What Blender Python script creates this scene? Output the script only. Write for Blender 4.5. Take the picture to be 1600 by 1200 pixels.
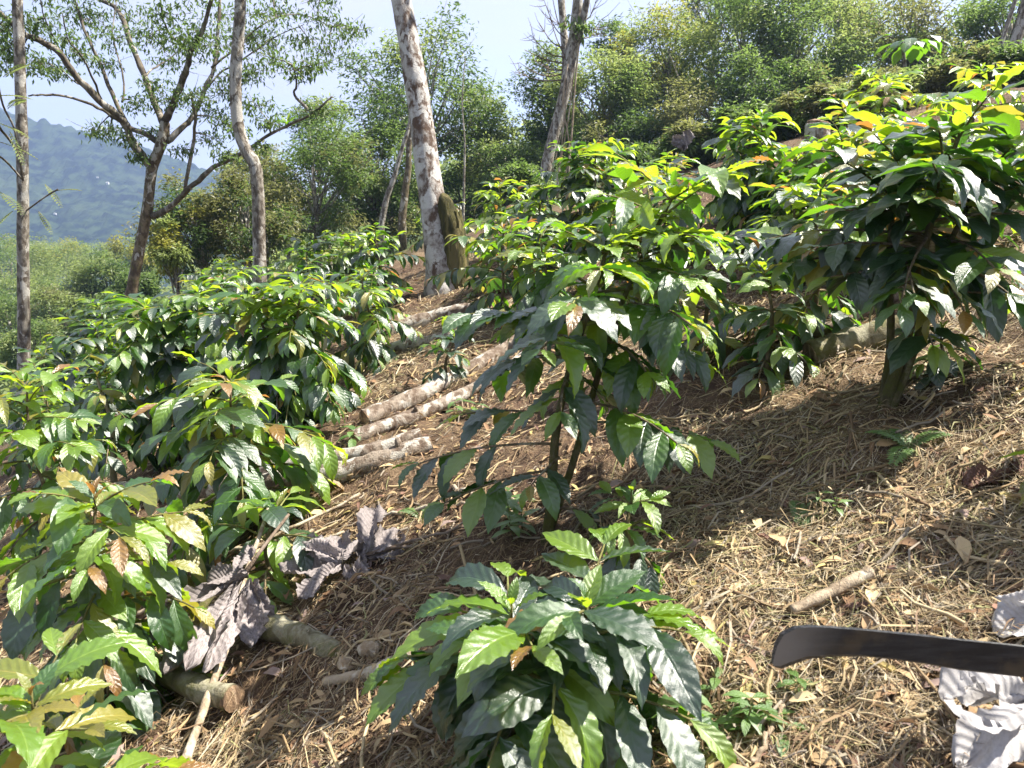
import bpy, math, random
import numpy as np
from mathutils import Vector, Matrix, Euler

for o in list(bpy.data.objects):
    bpy.data.objects.remove(o, do_unlink=True)
scene = bpy.context.scene
COL = scene.collection
R = math.radians
random.seed(7)
rs = np.random.RandomState(7)

# ------------------------------------------------------------------ camera
CAM_H = 1.3
PITCH = R(13.0)
FPX = 1208.0                       # focal length in pixels of the 1600 px wide picture
cam = bpy.data.cameras.new("camera")
cam.sensor_width = 36.0
cam.lens = FPX / 1600.0 * 36.0
cam.clip_start = 0.05
cam.clip_end = 6000.0
cam.dof.use_dof = True
cam.dof.focus_distance = 3.6
cam.dof.aperture_fstop = 9.5
cam_o = bpy.data.objects.new("camera", cam)
COL.objects.link(cam_o)
cam_o.location = (0, 0, CAM_H)
cam_o.rotation_euler = (math.pi / 2 - PITCH, 0, 0)
scene.camera = cam_o

# ------------------------------------------------------------------ sky and sun
SUN_EL, SUN_AZ = R(55.0), R(78.0)          # azimuth clockwise from +Y (the view direction)
SUN_DIR = Vector((math.sin(SUN_AZ) * math.cos(SUN_EL), math.cos(SUN_AZ) * math.cos(SUN_EL), math.sin(SUN_EL)))
world = bpy.data.worlds.new("World")
scene.world = world
world.use_nodes = True
wn = world.node_tree
wn.nodes.clear()
w_out = wn.nodes.new("ShaderNodeOutputWorld")
w_bg = wn.nodes.new("ShaderNodeBackground")
w_bg.inputs["Strength"].default_value = 0.072
w_sky = wn.nodes.new("ShaderNodeTexSky")
w_sky.sky_type = 'NISHITA'
w_sky.sun_disc = False
w_sky.sun_elevation = SUN_EL
w_sky.sun_rotation = SUN_AZ
w_sky.altitude = 1500
w_sky.dust_density = 1.2
w_tc = wn.nodes.new("ShaderNodeTexCoord")
w_map = wn.nodes.new("ShaderNodeMapping")
w_map.inputs["Scale"].default_value = (1.0, 1.0, 2.6)
w_noise = wn.nodes.new("ShaderNodeTexNoise")
w_noise.inputs["Scale"].default_value = 2.1
w_noise.inputs["Detail"].default_value = 5.0
w_noise.inputs["Roughness"].default_value = 0.5
w_ramp = wn.nodes.new("ShaderNodeValToRGB")
w_ramp.color_ramp.elements[0].position = 0.30
w_ramp.color_ramp.elements[0].color = (0.5, 0.5, 0.5, 1)
w_ramp.color_ramp.elements[1].position = 0.62
w_ramp.color_ramp.elements[1].color = (1, 1, 1, 1)
w_mix = wn.nodes.new("ShaderNodeMix")
w_mix.data_type = 'RGBA'
w_mix.inputs["B"].default_value = (3.35, 3.35, 3.95, 1)      # thin bright cloud veil
wn.links.new(w_tc.outputs["Generated"], w_map.inputs["Vector"])
wn.links.new(w_map.outputs["Vector"], w_noise.inputs["Vector"])
wn.links.new(w_noise.outputs["Fac"], w_ramp.inputs["Fac"])
wn.links.new(w_ramp.outputs["Color"], w_mix.inputs["Factor"])
wn.links.new(w_sky.outputs["Color"], w_mix.inputs["A"])
wn.links.new(w_mix.outputs["Result"], w_bg.inputs["Color"])
wn.links.new(w_bg.outputs["Background"], w_out.inputs["Surface"])

sun = bpy.data.lights.new("sun", 'SUN')
sun.energy = 5.0
sun.angle = R(0.55)
sun.color = (1.0, 0.94, 0.84)
sun_o = bpy.data.objects.new("sun", sun)
COL.objects.link(sun_o)
sun_o.location = (20, 10, 40)
sun_o.rotation_euler = SUN_DIR.to_track_quat('Z', 'Y').to_euler()

scene.view_settings.view_transform = 'Standard'
scene.view_settings.look = 'None'
scene.view_settings.gamma = 1.0
scene.view_settings.use_curve_mapping = False
scene.view_settings.exposure = 1.92
scene.render.engine = 'CYCLES'
cy = scene.cycles
cy.max_bounces = 7
cy.diffuse_bounces = 3
cy.glossy_bounces = 2
cy.transmission_bounces = 5
cy.transparent_max_bounces = 8
cy.volume_bounces = 0
cy.caustics_reflective = False
cy.caustics_refractive = False
cy.sample_clamp_indirect = 6.0
cy.use_denoising = True

# ------------------------------------------------------------------ terrain functions
def sp(x, w):
    return w * np.logaddexp(0, x / w)

def vnoise(x, y, seed=0):
    x = np.asarray(x, float); y = np.asarray(y, float)
    xi = np.floor(x).astype(np.int64); yi = np.floor(y).astype(np.int64)
    fx = x - xi; fy = y - yi
    fx = fx * fx * (3 - 2 * fx); fy = fy * fy * (3 - 2 * fy)
    def hsh(a, b):
        n = (a * 374761393 + b * 668265263 + seed * 974634721) & 0xFFFFFFFF
        n = ((n ^ (n >> 13)) * 1274126177) & 0xFFFFFFFF
        n = n ^ (n >> 16)
        return (n & 0xFFFF) / 65535.0
    a = hsh(xi, yi); b = hsh(xi + 1, yi); c = hsh(xi, yi + 1); d = hsh(xi + 1, yi + 1)
    return (a * (1 - fx) + b * fx) * (1 - fy) + (c * (1 - fx) + d * fx) * fy - 0.5

def slope(x, y):
    x = np.asarray(x, float); y = np.asarray(y, float)
    xr = x - 0.80 * sp(x - 5.5, 1.2) - 0.19 * sp(x - 60, 10)
    z = .25 * xr + .10 * sp(xr - .2, .4) - .22 * sp(-1.6 - x, .5) + .03 * sp(-9 - x, 2)
    yy = y - 0.80 * sp(y - 9.5, 1.5) - 0.19 * sp(y - 150, 20)
    z = z + .1 * yy
    return -45 + sp(z + 45, 6)

def gh(x, y):
    """height of the hillside with its lumps"""
    z = slope(x, y)
    z = z + .10 * vnoise(np.asarray(x) * 1.1, np.asarray(y) * 1.1, 1)
    z = z + .05 * vnoise(np.asarray(x) * 4.0, np.asarray(y) * 4.0, 2)
    z = z + .032 * vnoise(np.asarray(x) * 13.0, np.asarray(y) * 13.0, 3)
    z = z + .010 * vnoise(np.asarray(x) * 37.0, np.asarray(y) * 37.0, 4)
    return z

def g1(x, y):
    return float(gh(np.array([x]), np.array([y]))[0])

CP, SP_ = math.cos(PITCH), math.sin(PITCH)
def at(px, py, Y):
    """the point of the place that lies Y metres ahead along a line of sight (survey helper)"""
    u = (px - 800) / FPX; v = (600 - py) / FPX
    d = Vector((u, CP + v * SP_, -SP_ + v * CP))
    p = d * (Y / d.y)
    return Vector((p.x, p.y, CAM_H + p.z))

# ------------------------------------------------------------------ object helpers
def tag(o, label=None, cat=None, group=None, kind=None):
    if label: o['label'] = label
    if cat: o['category'] = cat
    if group: o['group'] = group
    if kind: o['kind'] = kind
    return o

def empty(name, loc, label, cat, group=None):
    o = bpy.data.objects.new(name, None)
    COL.objects.link(o)
    o.location = loc
    o.empty_display_size = 0.1
    return tag(o, label, cat, group)

def link(name, me, parent=None, m=None):
    o = bpy.data.objects.new(name, me)
    COL.objects.link(o)
    if parent is not None: o.parent = parent
    if m is not None: o.matrix_basis = m
    return o

class MB:
    """collects tubes, strips and grids into one mesh"""
    def __init__(self):
        self.v = []; self.f = []; self.uv = []; self.mi = []; self.n = 0
    def add(self, v, f, uv=None, mi=0):
        v = np.asarray(v, float)
        self.v.append(v)
        self.f += [[i + self.n for i in q] for q in f]
        self.uv.append(np.zeros((len(v), 2)) if uv is None else np.asarray(uv, float))
        self.mi += [mi] * len(f)
        self.n += len(v)
    def tube(self, pts, radii, sides=6, rough=0.0, cap=True, mi=0, ph=0.0):
        P = np.array([tuple(p) for p in pts], float); n = len(P)
        rr = np.array(radii, float) if np.ndim(radii) else np.full(n, radii)
        T = np.gradient(P, axis=0); T /= np.linalg.norm(T, axis=1)[:, None] + 1e-9
        a = np.array([0, 0, 1.0]) if abs(T[0, 2]) < .9 else np.array([1.0, 0, 0])
        N = np.cross(T[0], a); N /= np.linalg.norm(N)
        ang = np.arange(sides) / sides * 2 * math.pi + ph
        vs = []; uv = []
        L = 0
        for i in range(n):
            if i: L += np.linalg.norm(P[i] - P[i - 1])
            N = N - T[i] * np.dot(N, T[i]); N /= np.linalg.norm(N) + 1e-9
            B = np.cross(T[i], N)
            k = rr[i] * (1 + rough * rs.uniform(-1, 1, sides))
            vs.append(P[i] + np.outer(np.cos(ang) * k, N) + np.outer(np.sin(ang) * k, B))
            uv.append(np.stack([np.arange(sides) / sides, np.full(sides, L)], 1))
        v = np.concatenate(vs); f = []
        for i in range(n - 1):
            for j in range(sides):
                j2 = (j + 1) % sides
                f.append((i * sides + j, i * sides + j2, (i + 1) * sides + j2, (i + 1) * sides + j))
        if cap:
            f.append(tuple(range(sides))[::-1]); f.append(tuple((n - 1) * sides + j for j in range(sides)))
        self.add(v, f, np.concatenate(uv), mi)
    def mesh(self, name, mats, smooth=True):
        me = bpy.data.meshes.new(name)
        if self.n:
            me.from_pydata(np.concatenate(self.v), [], self.f)
            if not isinstance(mats, (list, tuple)): mats = [mats]
            for m in mats: me.materials.append(m)
            me.polygons.foreach_set("use_smooth", np.full(len(self.f), smooth))
            if len(mats) > 1:
                me.polygons.foreach_set("material_index", np.array(self.mi, dtype=np.int32))
            l = me.uv_layers.new(name="UVMap")
            idx = np.empty(len(me.loops), dtype=np.int32); me.loops.foreach_get("vertex_index", idx)
            l.data.foreach_set("uv", np.concatenate(self.uv)[idx].astype(np.float32).ravel())
        return me

def fast_mesh(name, V, quads, mat, uv=None, col=None, smooth=False, tris=False):
    """numpy arrays straight into a mesh; uv per vertex, col per vertex"""
    k = 3 if tris else 4
    me = bpy.data.meshes.new(name)
    me.vertices.add(len(V)); me.vertices.foreach_set("co", np.asarray(V, np.float32).ravel())
    nf = len(quads)
    me.loops.add(nf * k); me.loops.foreach_set("vertex_index", np.asarray(quads, np.int32).ravel())
    me.polygons.add(nf); me.polygons.foreach_set("loop_start", np.arange(nf, dtype=np.int32) * k)
    me.polygons.foreach_set("use_smooth", np.full(nf, smooth))
    if mat is not None: me.materials.append(mat)
    if uv is not None:
        l = me.uv_layers.new(name="UVMap")
        l.data.foreach_set("uv", np.asarray(uv, np.float32)[np.asarray(quads).ravel()].ravel())
    if col is not None:
        a = me.color_attributes.new("tint", 'FLOAT_COLOR', 'POINT')
        c = np.ones((len(V), 4), np.float32); c[:, :3] = col
        a.data.foreach_set("color", c.ravel())
    me.update(calc_edges=True)
    return me

# ------------------------------------------------------------------ materials
class NT:
    def __init__(self, name):
        self.m = bpy.data.materials.new(name); self.m.use_nodes = True
        self.t = self.m.node_tree; self.t.nodes.clear()
        self.out = self.n("OutputMaterial")
    def n(self, typ, **kw):
        x = self.t.nodes.new("ShaderNode" + typ)
        for k, v in kw.items(): setattr(x, k, v)
        return x
    def l(self, a, b): self.t.links.new(a, b)
    def val(self, sock, v):
        if hasattr(v, "links"): self.l(v, sock)
        else: sock.default_value = v
    def math(self, op, a, b=0.0, c=0.0, clamp=False):
        x = self.n("Math", operation=op, use_clamp=clamp)
        for i, v in enumerate((a, b, c)): self.val(x.inputs[i], v)
        return x.outputs[0]
    def mix(self, f, a, b):
        x = self.n("Mix", data_type='RGBA')
        self.val(x.inputs["Factor"], f)
        self.val(x.inputs["A"], a if hasattr(a, "links") else (*a, 1)); self.val(x.inputs["B"], b if hasattr(b, "links") else (*b, 1))
        return x.outputs["Result"]
    def noise(self, scale, detail=3.0, rough=.55, vec=None, dist=0.0):
        x = self.n("TexNoise"); x.inputs["Scale"].default_value = scale; x.inputs["Detail"].default_value = detail
        x.inputs["Roughness"].default_value = rough; x.inputs["Distortion"].default_value = dist
        if vec is not None: self.l(vec, x.inputs["Vector"])
        return x.outputs["Fac"]
    def ramp(self, f, lo, hi):
        x = self.n("MapRange"); x.interpolation_type = 'SMOOTHSTEP'
        self.val(x.inputs["Value"], f); x.inputs["From Min"].default_value = lo; x.inputs["From Max"].default_value = hi
        return x.outputs["Result"]
    def bump(self, h, strength=.3, dist=.01):
        x = self.n("Bump"); x.inputs["Strength"].default_value = strength; x.inputs["Distance"].default_value = dist
        self.l(h, x.inputs["Height"]); return x.outputs["Normal"]
    def bsdf(self, color, rough=.5, spec=.5, metal=0.0, normal=None):
        x = self.n("BsdfPrincipled")
        self.val(x.inputs["Base Color"], color if hasattr(color, "links") else (*color, 1))
        self.val(x.inputs["Roughness"], rough); x.inputs["Metallic"].default_value = metal
        x.inputs["Specular IOR Level"].default_value = spec
        if normal is not None: self.l(normal, x.inputs["Normal"])
        return x.outputs["BSDF"]
    def done(self, sh): self.l(sh, self.out.inputs["Surface"]); return self.m

def obj_random(t):
    """one number per leaf: per object for single leaves, per island for joined ones"""
    a = t.n("ObjectInfo").outputs["Random"]; b = t.n("NewGeometry").outputs["Random Per Island"]
    return t.math('FRACT', t.math('ADD', a, b))

def leaf_mat(name, c_a, c_b, trans, rough=.34, spec=.5, tr_mix=.35, veins=8.0, edge=None):
    t = NT(name)
    rnd = obj_random(t)
    uv = t.n("UVMap").outputs["UV"]
    sx = t.n("SeparateXYZ"); t.l(uv, sx.inputs[0])
    s = t.math('ABSOLUTE', t.math('SUBTRACT', t.math('MULTIPLY', sx.outputs[0], 2.0), 1.0))
    wav = t.math('SINE', t.math('MULTIPLY', t.math('SUBTRACT', t.math('MULTIPLY', sx.outputs[1], veins), t.math('MULTIPLY', s, 1.5)), 2 * math.pi))
    rib = t.math('SUBTRACT', 1.0, t.math('ABSOLUTE', wav))
    rib = t.math('POWER', rib, 3.0)
    midrib = t.math('SUBTRACT', 1.0, t.ramp(s, 0.02, 0.10))
    vein = t.math('MAXIMUM', midrib, t.math('MULTIPLY', t.ramp(wav, .90, 1.0), .30))
    col = t.mix(rnd, c_a, c_b)
    nz = t.noise(9.0, 3.0, .6)
    col = t.mix(t.math('MULTIPLY', nz, .35), col, tuple(x * .55 for x in c_a))
    if edge is not None:
        col = t.mix(t.math('MULTIPLY', t.ramp(s, .35, 1.0), .7), col, edge)
    light = tuple(min(1, x * 1.5 + .03) for x in c_b)
    col = t.mix(t.math('MULTIPLY', vein, .40), col, light)
    spot = t.ramp(t.noise(26.0, 3.0, .6, None, .4), .69, .74)
    col = t.mix(t.math('MULTIPLY', spot, .7), col, (.13, .10, .03))
    h = t.math('ADD', t.math('MULTIPLY', wav, .5), t.math('MULTIPLY', midrib, -1.2))
    h = t.math('ADD', h, t.math('MULTIPLY', t.noise(45.0, 3.0), 1.1))
    nrm = t.bump(h, .42, .0035)
    b = t.bsdf(col, t.math('ADD', rough - .14, t.math('MULTIPLY', rnd, .16)), spec, normal=nrm)
    b.node.inputs["Coat Weight"].default_value = .8; b.node.inputs["Coat Roughness"].default_value = .42; b.node.inputs["Coat IOR"].default_value = 1.5
    tr = t.n("BsdfTranslucent")
    tc = t.mix(t.math('MULTIPLY', vein, .35), trans, tuple(x * .6 for x in trans))
    tc = t.mix(t.math('MULTIPLY', rnd, .4), tc, tuple(x * .7 for x in trans))
    t.l(tc, tr.inputs["Color"])
    mx = t.n("MixShader"); mx.inputs[0].default_value = tr_mix
    t.l(b, mx.inputs[1]); t.l(tr.outputs[0], mx.inputs[2])
    return t.done(mx.outputs[0])

def far_leaf_mat(name, c_a, c_b, trans, tr_mix=.3, rough=.45):
    t = NT(name)
    rnd = t.n("NewGeometry").outputs["Random Per Island"]
    pos = t.n("NewGeometry").outputs["Position"]
    col = t.mix(rnd, c_a, c_b)
    b = t.bsdf(col, rough, .4)
    tr = t.n("BsdfTranslucent"); t.l(t.mix(rnd, trans, tuple(x * .6 for x in trans)), tr.inputs["Color"])
    mx = t.n("MixShader"); mx.inputs[0].default_value = tr_mix
    t.l(b, mx.inputs[1]); t.l(tr.outputs[0], mx.inputs[2])
    return t.done(mx.outputs[0])

def bark_mat(name, base, dark, patch, p_lo=.5, p_hi=.58, scale=9.0, moss=None, moss_amt=.5, stretch=.35, bump=.5):
    t = NT(name)
    tc = t.n("TexCoord").outputs["Object"]
    mp = t.n("Mapping"); mp.inputs["Scale"].default_value = (1, 1, stretch); t.l(tc, mp.inputs["Vector"])
    v = mp.outputs["Vector"]
    n1 = t.noise(scale, 5.0, .6, v); n2 = t.noise(scale * .45, 4.0, .6, v, .6); n3 = t.noise(scale * 7, 4.0, .65, v)
    col = t.mix(t.ramp(n1, .40, .60), dark, base)
    col = t.mix(t.ramp(n2, p_lo, p_hi), col, patch)
    if moss is not None:
        n4 = t.noise(scale * .7, 5.0, .65, tc)
        col = t.mix(t.ramp(n4, 1 - moss_amt - .12, 1 - moss_amt + .12), col, moss)
    col = t.mix(t.math('MULTIPLY', n3, .45), col, tuple(x * .5 for x in dark))
    h = t.math('ADD', t.math('MULTIPLY', n3, .6), n1)
    return t.done(t.bsdf(col, .85, .2, normal=t.bump(h, bump, .02)))

def tint_mat(name, rough=.75, spec=.25, tr=0.0):
    t = NT(name)
    a = t.n("VertexColor", layer_name="tint").outputs["Color"]
    n = t.noise(70.0, 2.0)
    col = t.mix(t.math('MULTIPLY', n, .35), a, (.08, .05, .03))
    b = t.bsdf(col, rough, spec)
    if tr:
        x = t.n("BsdfTranslucent"); t.l(a, x.inputs["Color"])
        mx = t.n("MixShader"); mx.inputs[0].default_value = tr
        t.l(b, mx.inputs[1]); t.l(x.outputs[0], mx.inputs[2]); b = mx.outputs[0]
    return t.done(b)

def dry_mat(name, c_a, c_b, veins=10.0, slant=3.0, rough=.7, tr=.12, spec=.25, mott=.8, dark=.0):
    t = NT(name)
    rnd = obj_random(t)
    uv = t.n("UVMap").outputs["UV"]; sx = t.n("SeparateXYZ"); t.l(uv, sx.inputs[0])
    s = t.math('ABSOLUTE', t.math('SUBTRACT', t.math('MULTIPLY', sx.outputs[0], 2.0), 1.0))
    wav = t.math('SINE', t.math('MULTIPLY', t.math('SUBTRACT', t.math('MULTIPLY', sx.outputs[1], veins), t.math('MULTIPLY', s, slant)), 2 * math.pi))
    midrib = t.math('SUBTRACT', 1.0, t.ramp(s, 0.02, 0.09))
    col = t.mix(rnd, c_a, c_b)
    col = t.mix(t.math('MULTIPLY', t.ramp(t.noise(16.0, 5.0, .65), .42, .68), mott), col, tuple(x * .5 for x in c_a))
    col = t.mix(t.math('MULTIPLY', t.ramp(wav, .7, 1.0), .25), col, tuple(min(1, x * 1.25) for x in c_b))
    if dark: col = t.mix(t.math('MULTIPLY', t.math('MAXIMUM', t.ramp(wav, .86, 1.0), midrib), dark), col, tuple(x * .35 for x in c_a))
    h = t.math('ADD', t.math('MULTIPLY', wav, .5), midrib)
    h = t.math('ADD', h, t.math('MULTIPLY', t.noise(80.0, 3.0), .5))
    b = t.bsdf(col, rough, spec, normal=t.bump(h, .5, .003))
    x = t.n("BsdfTranslucent"); t.l(col, x.inputs["Color"])
    mx = t.n("MixShader"); mx.inputs[0].default_value = tr
    t.l(b, mx.inputs[1]); t.l(x.outputs[0], mx.inputs[2])
    return t.done(mx.outputs[0])

M = {}
M['leaf_dark'] = leaf_mat('coffee_leaf_dark', (.008, .028, .010), (.016, .050, .014), (.08, .24, .012), rough=.42, spec=1.0, tr_mix=.24)
M['leaf_mid'] = leaf_mat('coffee_leaf_mid', (.020, .068, .011), (.044, .112, .015), (.22, .48, .015), rough=.42, spec=1.0, tr_mix=.36)
M['leaf_lime'] = leaf_mat('coffee_leaf_lime', (.10, .205, .015), (.17, .27, .022), (.44, .62, .025), rough=.36, spec=1.0, tr_mix=.44)
M['leaf_gold'] = leaf_mat('coffee_leaf_gold', (.15, .18, .022), (.26, .21, .03), (.52, .46, .05), rough=.36, spec=.9, tr_mix=.36)
M['leaf_bronze'] = leaf_mat('coffee_leaf_bronze', (.17, .085, .022), (.27, .16, .03), (.58, .26, .05), rough=.36, spec=.9, tr_mix=.35)
M['stem'] = bark_mat('coffee_stem_bark', (.20, .15, .09), (.10, .075, .045), (.30, .27, .20), .52, .62, 30, moss=(.075, .085, .02), moss_amt=.35)
M['stem_moss'] = bark_mat('mossy_stem_bark', (.17, .14, .08), (.08, .065, .035), (.26, .25, .17), .55, .63, 34, moss=(.095, .10, .022), moss_amt=.52, bump=.8)
M['stem_pale'] = bark_mat('pale_stem_bark', (.40, .34, .24), (.22, .18, .11), (.5, .46, .36), .5, .6, 24)
M['twig'] = bark_mat('green_brown_twig', (.17, .16, .05), (.10, .09, .035), (.20, .21, .07), .5, .6, 25)
M['trunk_white'] = bark_mat('white_lichen_trunk', (.44, .41, .37), (.10, .065, .045), (.54, .52, .48), .50, .54, 15, stretch=.7, moss=(.13, .085, .06), moss_amt=.36, bump=.7)
M['trunk_grey'] = bark_mat('grey_lichen_trunk', (.30, .27, .22), (.10, .08, .06), (.46, .44, .39), .51, .55, 22, stretch=.55, bump=.9)
M['trunk_brown'] = bark_mat('brown_green_trunk', (.20, .16, .10), (.08, .06, .04), (.42, .40, .35), .55, .59, 16, stretch=.6, moss=(.10, .10, .03), moss_amt=.38)
M['limb_dark'] = bark_mat('mossy_limb_bark', (.17, .145, .11), (.08, .065, .05), (.34, .32, .28), .51, .60, 12, moss=(.055, .06, .02), moss_amt=.4)
M['moss'] = bark_mat('moss_stump', (.10, .09, .028), (.045, .042, .015), (.17, .14, .06), .5, .6, 22, stretch=.12, bump=1.0)
M['log'] = bark_mat('lichen_log_bark', (.34, .28, .22), (.15, .105, .075), (.58, .54, .47), .50, .57, 24, stretch=.8, moss=(.12, .095, .06), moss_amt=.3, bump=1.0)
M['log_moss'] = bark_mat('mossy_log_bark', (.21, .18, .11), (.10, .085, .05), (.30, .28, .20), .5, .6, 18, stretch=.8, moss=(.12, .12, .03), moss_amt=.42)
M['stick'] = bark_mat('pale_stick', (.42, .34, .24), (.22, .165, .11), (.52, .46, .36), .5, .6, 22)
M['stick_dark'] = bark_mat('dark_stick', (.17, .125, .09), (.09, .065, .045), (.24, .19, .15), .5, .6, 22)
M['cut'] = bark_mat('cut_wood', (.26, .17, .10), (.14, .09, .055), (.36, .26, .17), .5, .6, 40, bump=.6)
M['straw'] = tint_mat('dry_straw', .7, .3, .15)
M['litter'] = tint_mat('leaf_litter', .75, .25, .1)
M['dry_brown'] = dry_mat('dry_brown_leaf', (.20, .125, .065), (.34, .24, .13))
M['dry_tan'] = dry_mat('dry_tan_leaf', (.42, .30, .13), (.60, .46, .24))
M['dry_dark'] = dry_mat('dry_dark_leaf', (.13, .07, .05), (.22, .13, .10))
M['dry_grey'] = dry_mat('dry_grey_leaf', (.19, .165, .158), (.285, .25, .243), veins=13, slant=2.2, tr=.08)
M['dry_white'] = dry_mat('dry_white_leaf', (.40, .385, .375), (.47, .45, .44), veins=9, slant=1.8, tr=.2, mott=.3, dark=.12)
M['weed'] = leaf_mat('weed_leaf', (.07, .15, .03), (.13, .23, .05), (.30, .50, .06), rough=.45, tr_mix=.35, veins=6)

def soil_mat():
    t = NT('red_brown_soil')
    pos = t.n("NewGeometry").outputs["Position"]
    n1 = t.noise(1.1, 4.0, .6, pos); n2 = t.noise(7.0, 5.0, .65, pos); n3 = t.noise(45.0, 5.0, .7, pos); n4 = t.noise(160.0, 3.0, .6, pos)
    col = t.mix(t.ramp(n2, .38, .64), (.060, .036, .024), (.135, .088, .055))
    col = t.mix(t.math('MULTIPLY', t.ramp(n1, .46, .62), .65), col, (.24, .17, .10))
    col = t.mix(t.ramp(n3, .54, .70), col, (.33, .25, .15))
    col = t.mix(t.math('MULTIPLY', t.ramp(n4, .3, .6), .4), col, (.05, .03, .02))
    # beyond the plantation the soil gives way to the green floor of the wood
    sx = t.n("SeparateXYZ"); t.l(pos, sx.inputs[0])
    vl = t.n("VectorMath", operation='LENGTH'); t.l(pos, vl.inputs[0])
    f = t.ramp(t.math('ADD', vl.outputs["Value"], t.math('MULTIPLY', n1, 6.0)), 14.0, 24.0)
    col = t.mix(f, col, t.mix(n2, (.030, .050, .018), (.08, .11, .03)))
    h = t.math('ADD', n3, t.math('MULTIPLY', n4, .5))
    return t.done(t.bsdf(col, .92, .15, normal=t.bump(h, .9, .02)))
M['soil'] = soil_mat()

def mountain_mat():
    t = NT('wooded_mountain')
    pos = t.n("NewGeometry").outputs["Position"]
    n1 = t.noise(.012, 4.0, .6, pos); n2 = t.noise(.09, 4.0, .7, pos)
    col = t.mix(t.ramp(n2, .42, .58), (.004, .011, .008), (.024, .040, .018))
    col = t.mix(t.math('MULTIPLY', t.ramp(n1, .5, .66), .55), col, (.038, .054, .026))
    return t.done(t.bsdf(col, .9, .05))
M['mountain'] = mountain_mat()

# ------------------------------------------------------------------ haze
def haze():
    t = NT('haze_air')
    v = t.n("VolumePrincipled")
    v.inputs["Color"].default_value = (.44, .60, 1.0, 1)
    v.inputs["Density"].default_value = 0.00068
    v.inputs["Anisotropy"].default_value = 0.35
    t.l(v.outputs[0], t.out.inputs["Volume"])
    x0, x1, y0, y1, z0, z1 = -1300, 560, -560, 1300, -60, 150
    V = [(x, y, z) for x in (x0, x1) for y in (y0, y1) for z in (z0, z1)]
    Fq = [(0, 1, 3, 2), (4, 6, 7, 5), (0, 4, 5, 1), (2, 3, 7, 6), (0, 2, 6, 4), (1, 5, 7, 3)]
    me = bpy.data.meshes.new("haze"); me.from_pydata(V, [], Fq); me.materials.append(t.m)
    tag(link("haze", me), "pale blue mountain air over the whole valley", None, None, 'stuff')
haze()

# ------------------------------------------------------------------ ground sheet
def build_ground():
    ra = np.concatenate([np.geomspace(.25, .9, 10)[:-1], np.geomspace(.9, 8, 250)[:-1], np.geomspace(8, 60, 70)[:-1], np.geomspace(60, 540, 30)])
    th = np.concatenate([np.linspace(R(-48), R(48), 460)[:-1], np.linspace(R(48), R(312), 60)[:-1]])
    nr, nt = len(ra), len(th)
    A, T = np.meshgrid(ra, th, indexing='ij')
    X = A * np.sin(T); Y = A * np.cos(T)
    Z = gh(X, Y)
    V = np.stack([X, Y, Z], -1).reshape(-1, 3)
    i = np.arange(nr - 1)[:, None] * nt; j = np.arange(nt)[None, :]; j2 = (j + 1) % nt
    q = np.stack([i + j, i + j2, i + nt + j2, i + nt + j], -1).reshape(-1, 4)
    V = np.concatenate([V, [[0, 0, g1(0, 0)]]])
    me = fast_mesh("ground", V, q[:, ::-1], M['soil'], smooth=True)
    return tag(link("ground", me), "red brown plantation soil sloping down to the valley", None, None, 'structure')
ground = build_ground()

# ------------------------------------------------------------------ mountains
def ridge(name, label, y0, prof, width, seed, bump):
    """prof: points (x, top height) along the crest at distance y0; flanks fall away before and behind"""
    xs = np.linspace(prof[0][0], prof[-1][0], 420)
    tops = np.interp(xs, [p[0] for p in prof], [p[1] for p in prof])
    ts = np.linspace(-1, 1, 120)
    X, T = np.meshgrid(xs, ts, indexing='ij')
    Y = y0 + T * width + 60 * vnoise(X / 160, T * 0, seed + 5)
    prof_t = np.where(T < 0, (1 - np.abs(T)) ** .95, (1 - np.abs(T)) ** 1.2)
    Z = -52 + (tops[:, None] + 52) * prof_t
    rid = 1 - 2 * np.abs(vnoise(X / 90 + T * 1.2, Y / 260, seed)); fall = np.clip(1.15 - np.abs(T), 0, 1) * np.clip(np.abs(T) * 4, 0, 1)
    Z = Z + 22 * (rid - .6) * fall + 10 * vnoise(X / 40, Y / 40, seed + 1) * fall
    crown = np.abs(vnoise(X / 7.5, Y / 7.5, seed + 2)) + .6 * np.abs(vnoise(X / 3.6, Y / 3.6, seed + 3))
    Z = Z + bump * crown
    V = np.stack([X, Y, Z], -1).reshape(-1, 3)
    n, m = X.shape
    i = np.arange(n - 1)[:, None] * m; j = np.arange(m - 1)[None, :]
    q = np.stack([i + j, i + m + j, i + m + j + 1, i + j + 1], -1).reshape(-1, 4)
    me = fast_mesh(name, V, q, M['mountain'], smooth=False)
    return tag(link(name, me), label, None, None, 'structure')
ridge("mountain", "blue wooded mountainside across the valley", 640, [(-700, 95), (-560, 86), (-440, 80), (-380, 66), (-330, 54), (-280, 38), (-240, 24), (-190, 8), (-140, -20), (-90, -46)], 330, 11, 8)
ridge("mountain", "paler farther ridge behind the blue mountainside", 960, [(-1000, 150), (-800, 140), (-640, 128), (-600, 116), (-560, 92), (-520, 70), (-440, 40), (-350, 0), (-280, -40)], 260, 31, 9)

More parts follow.
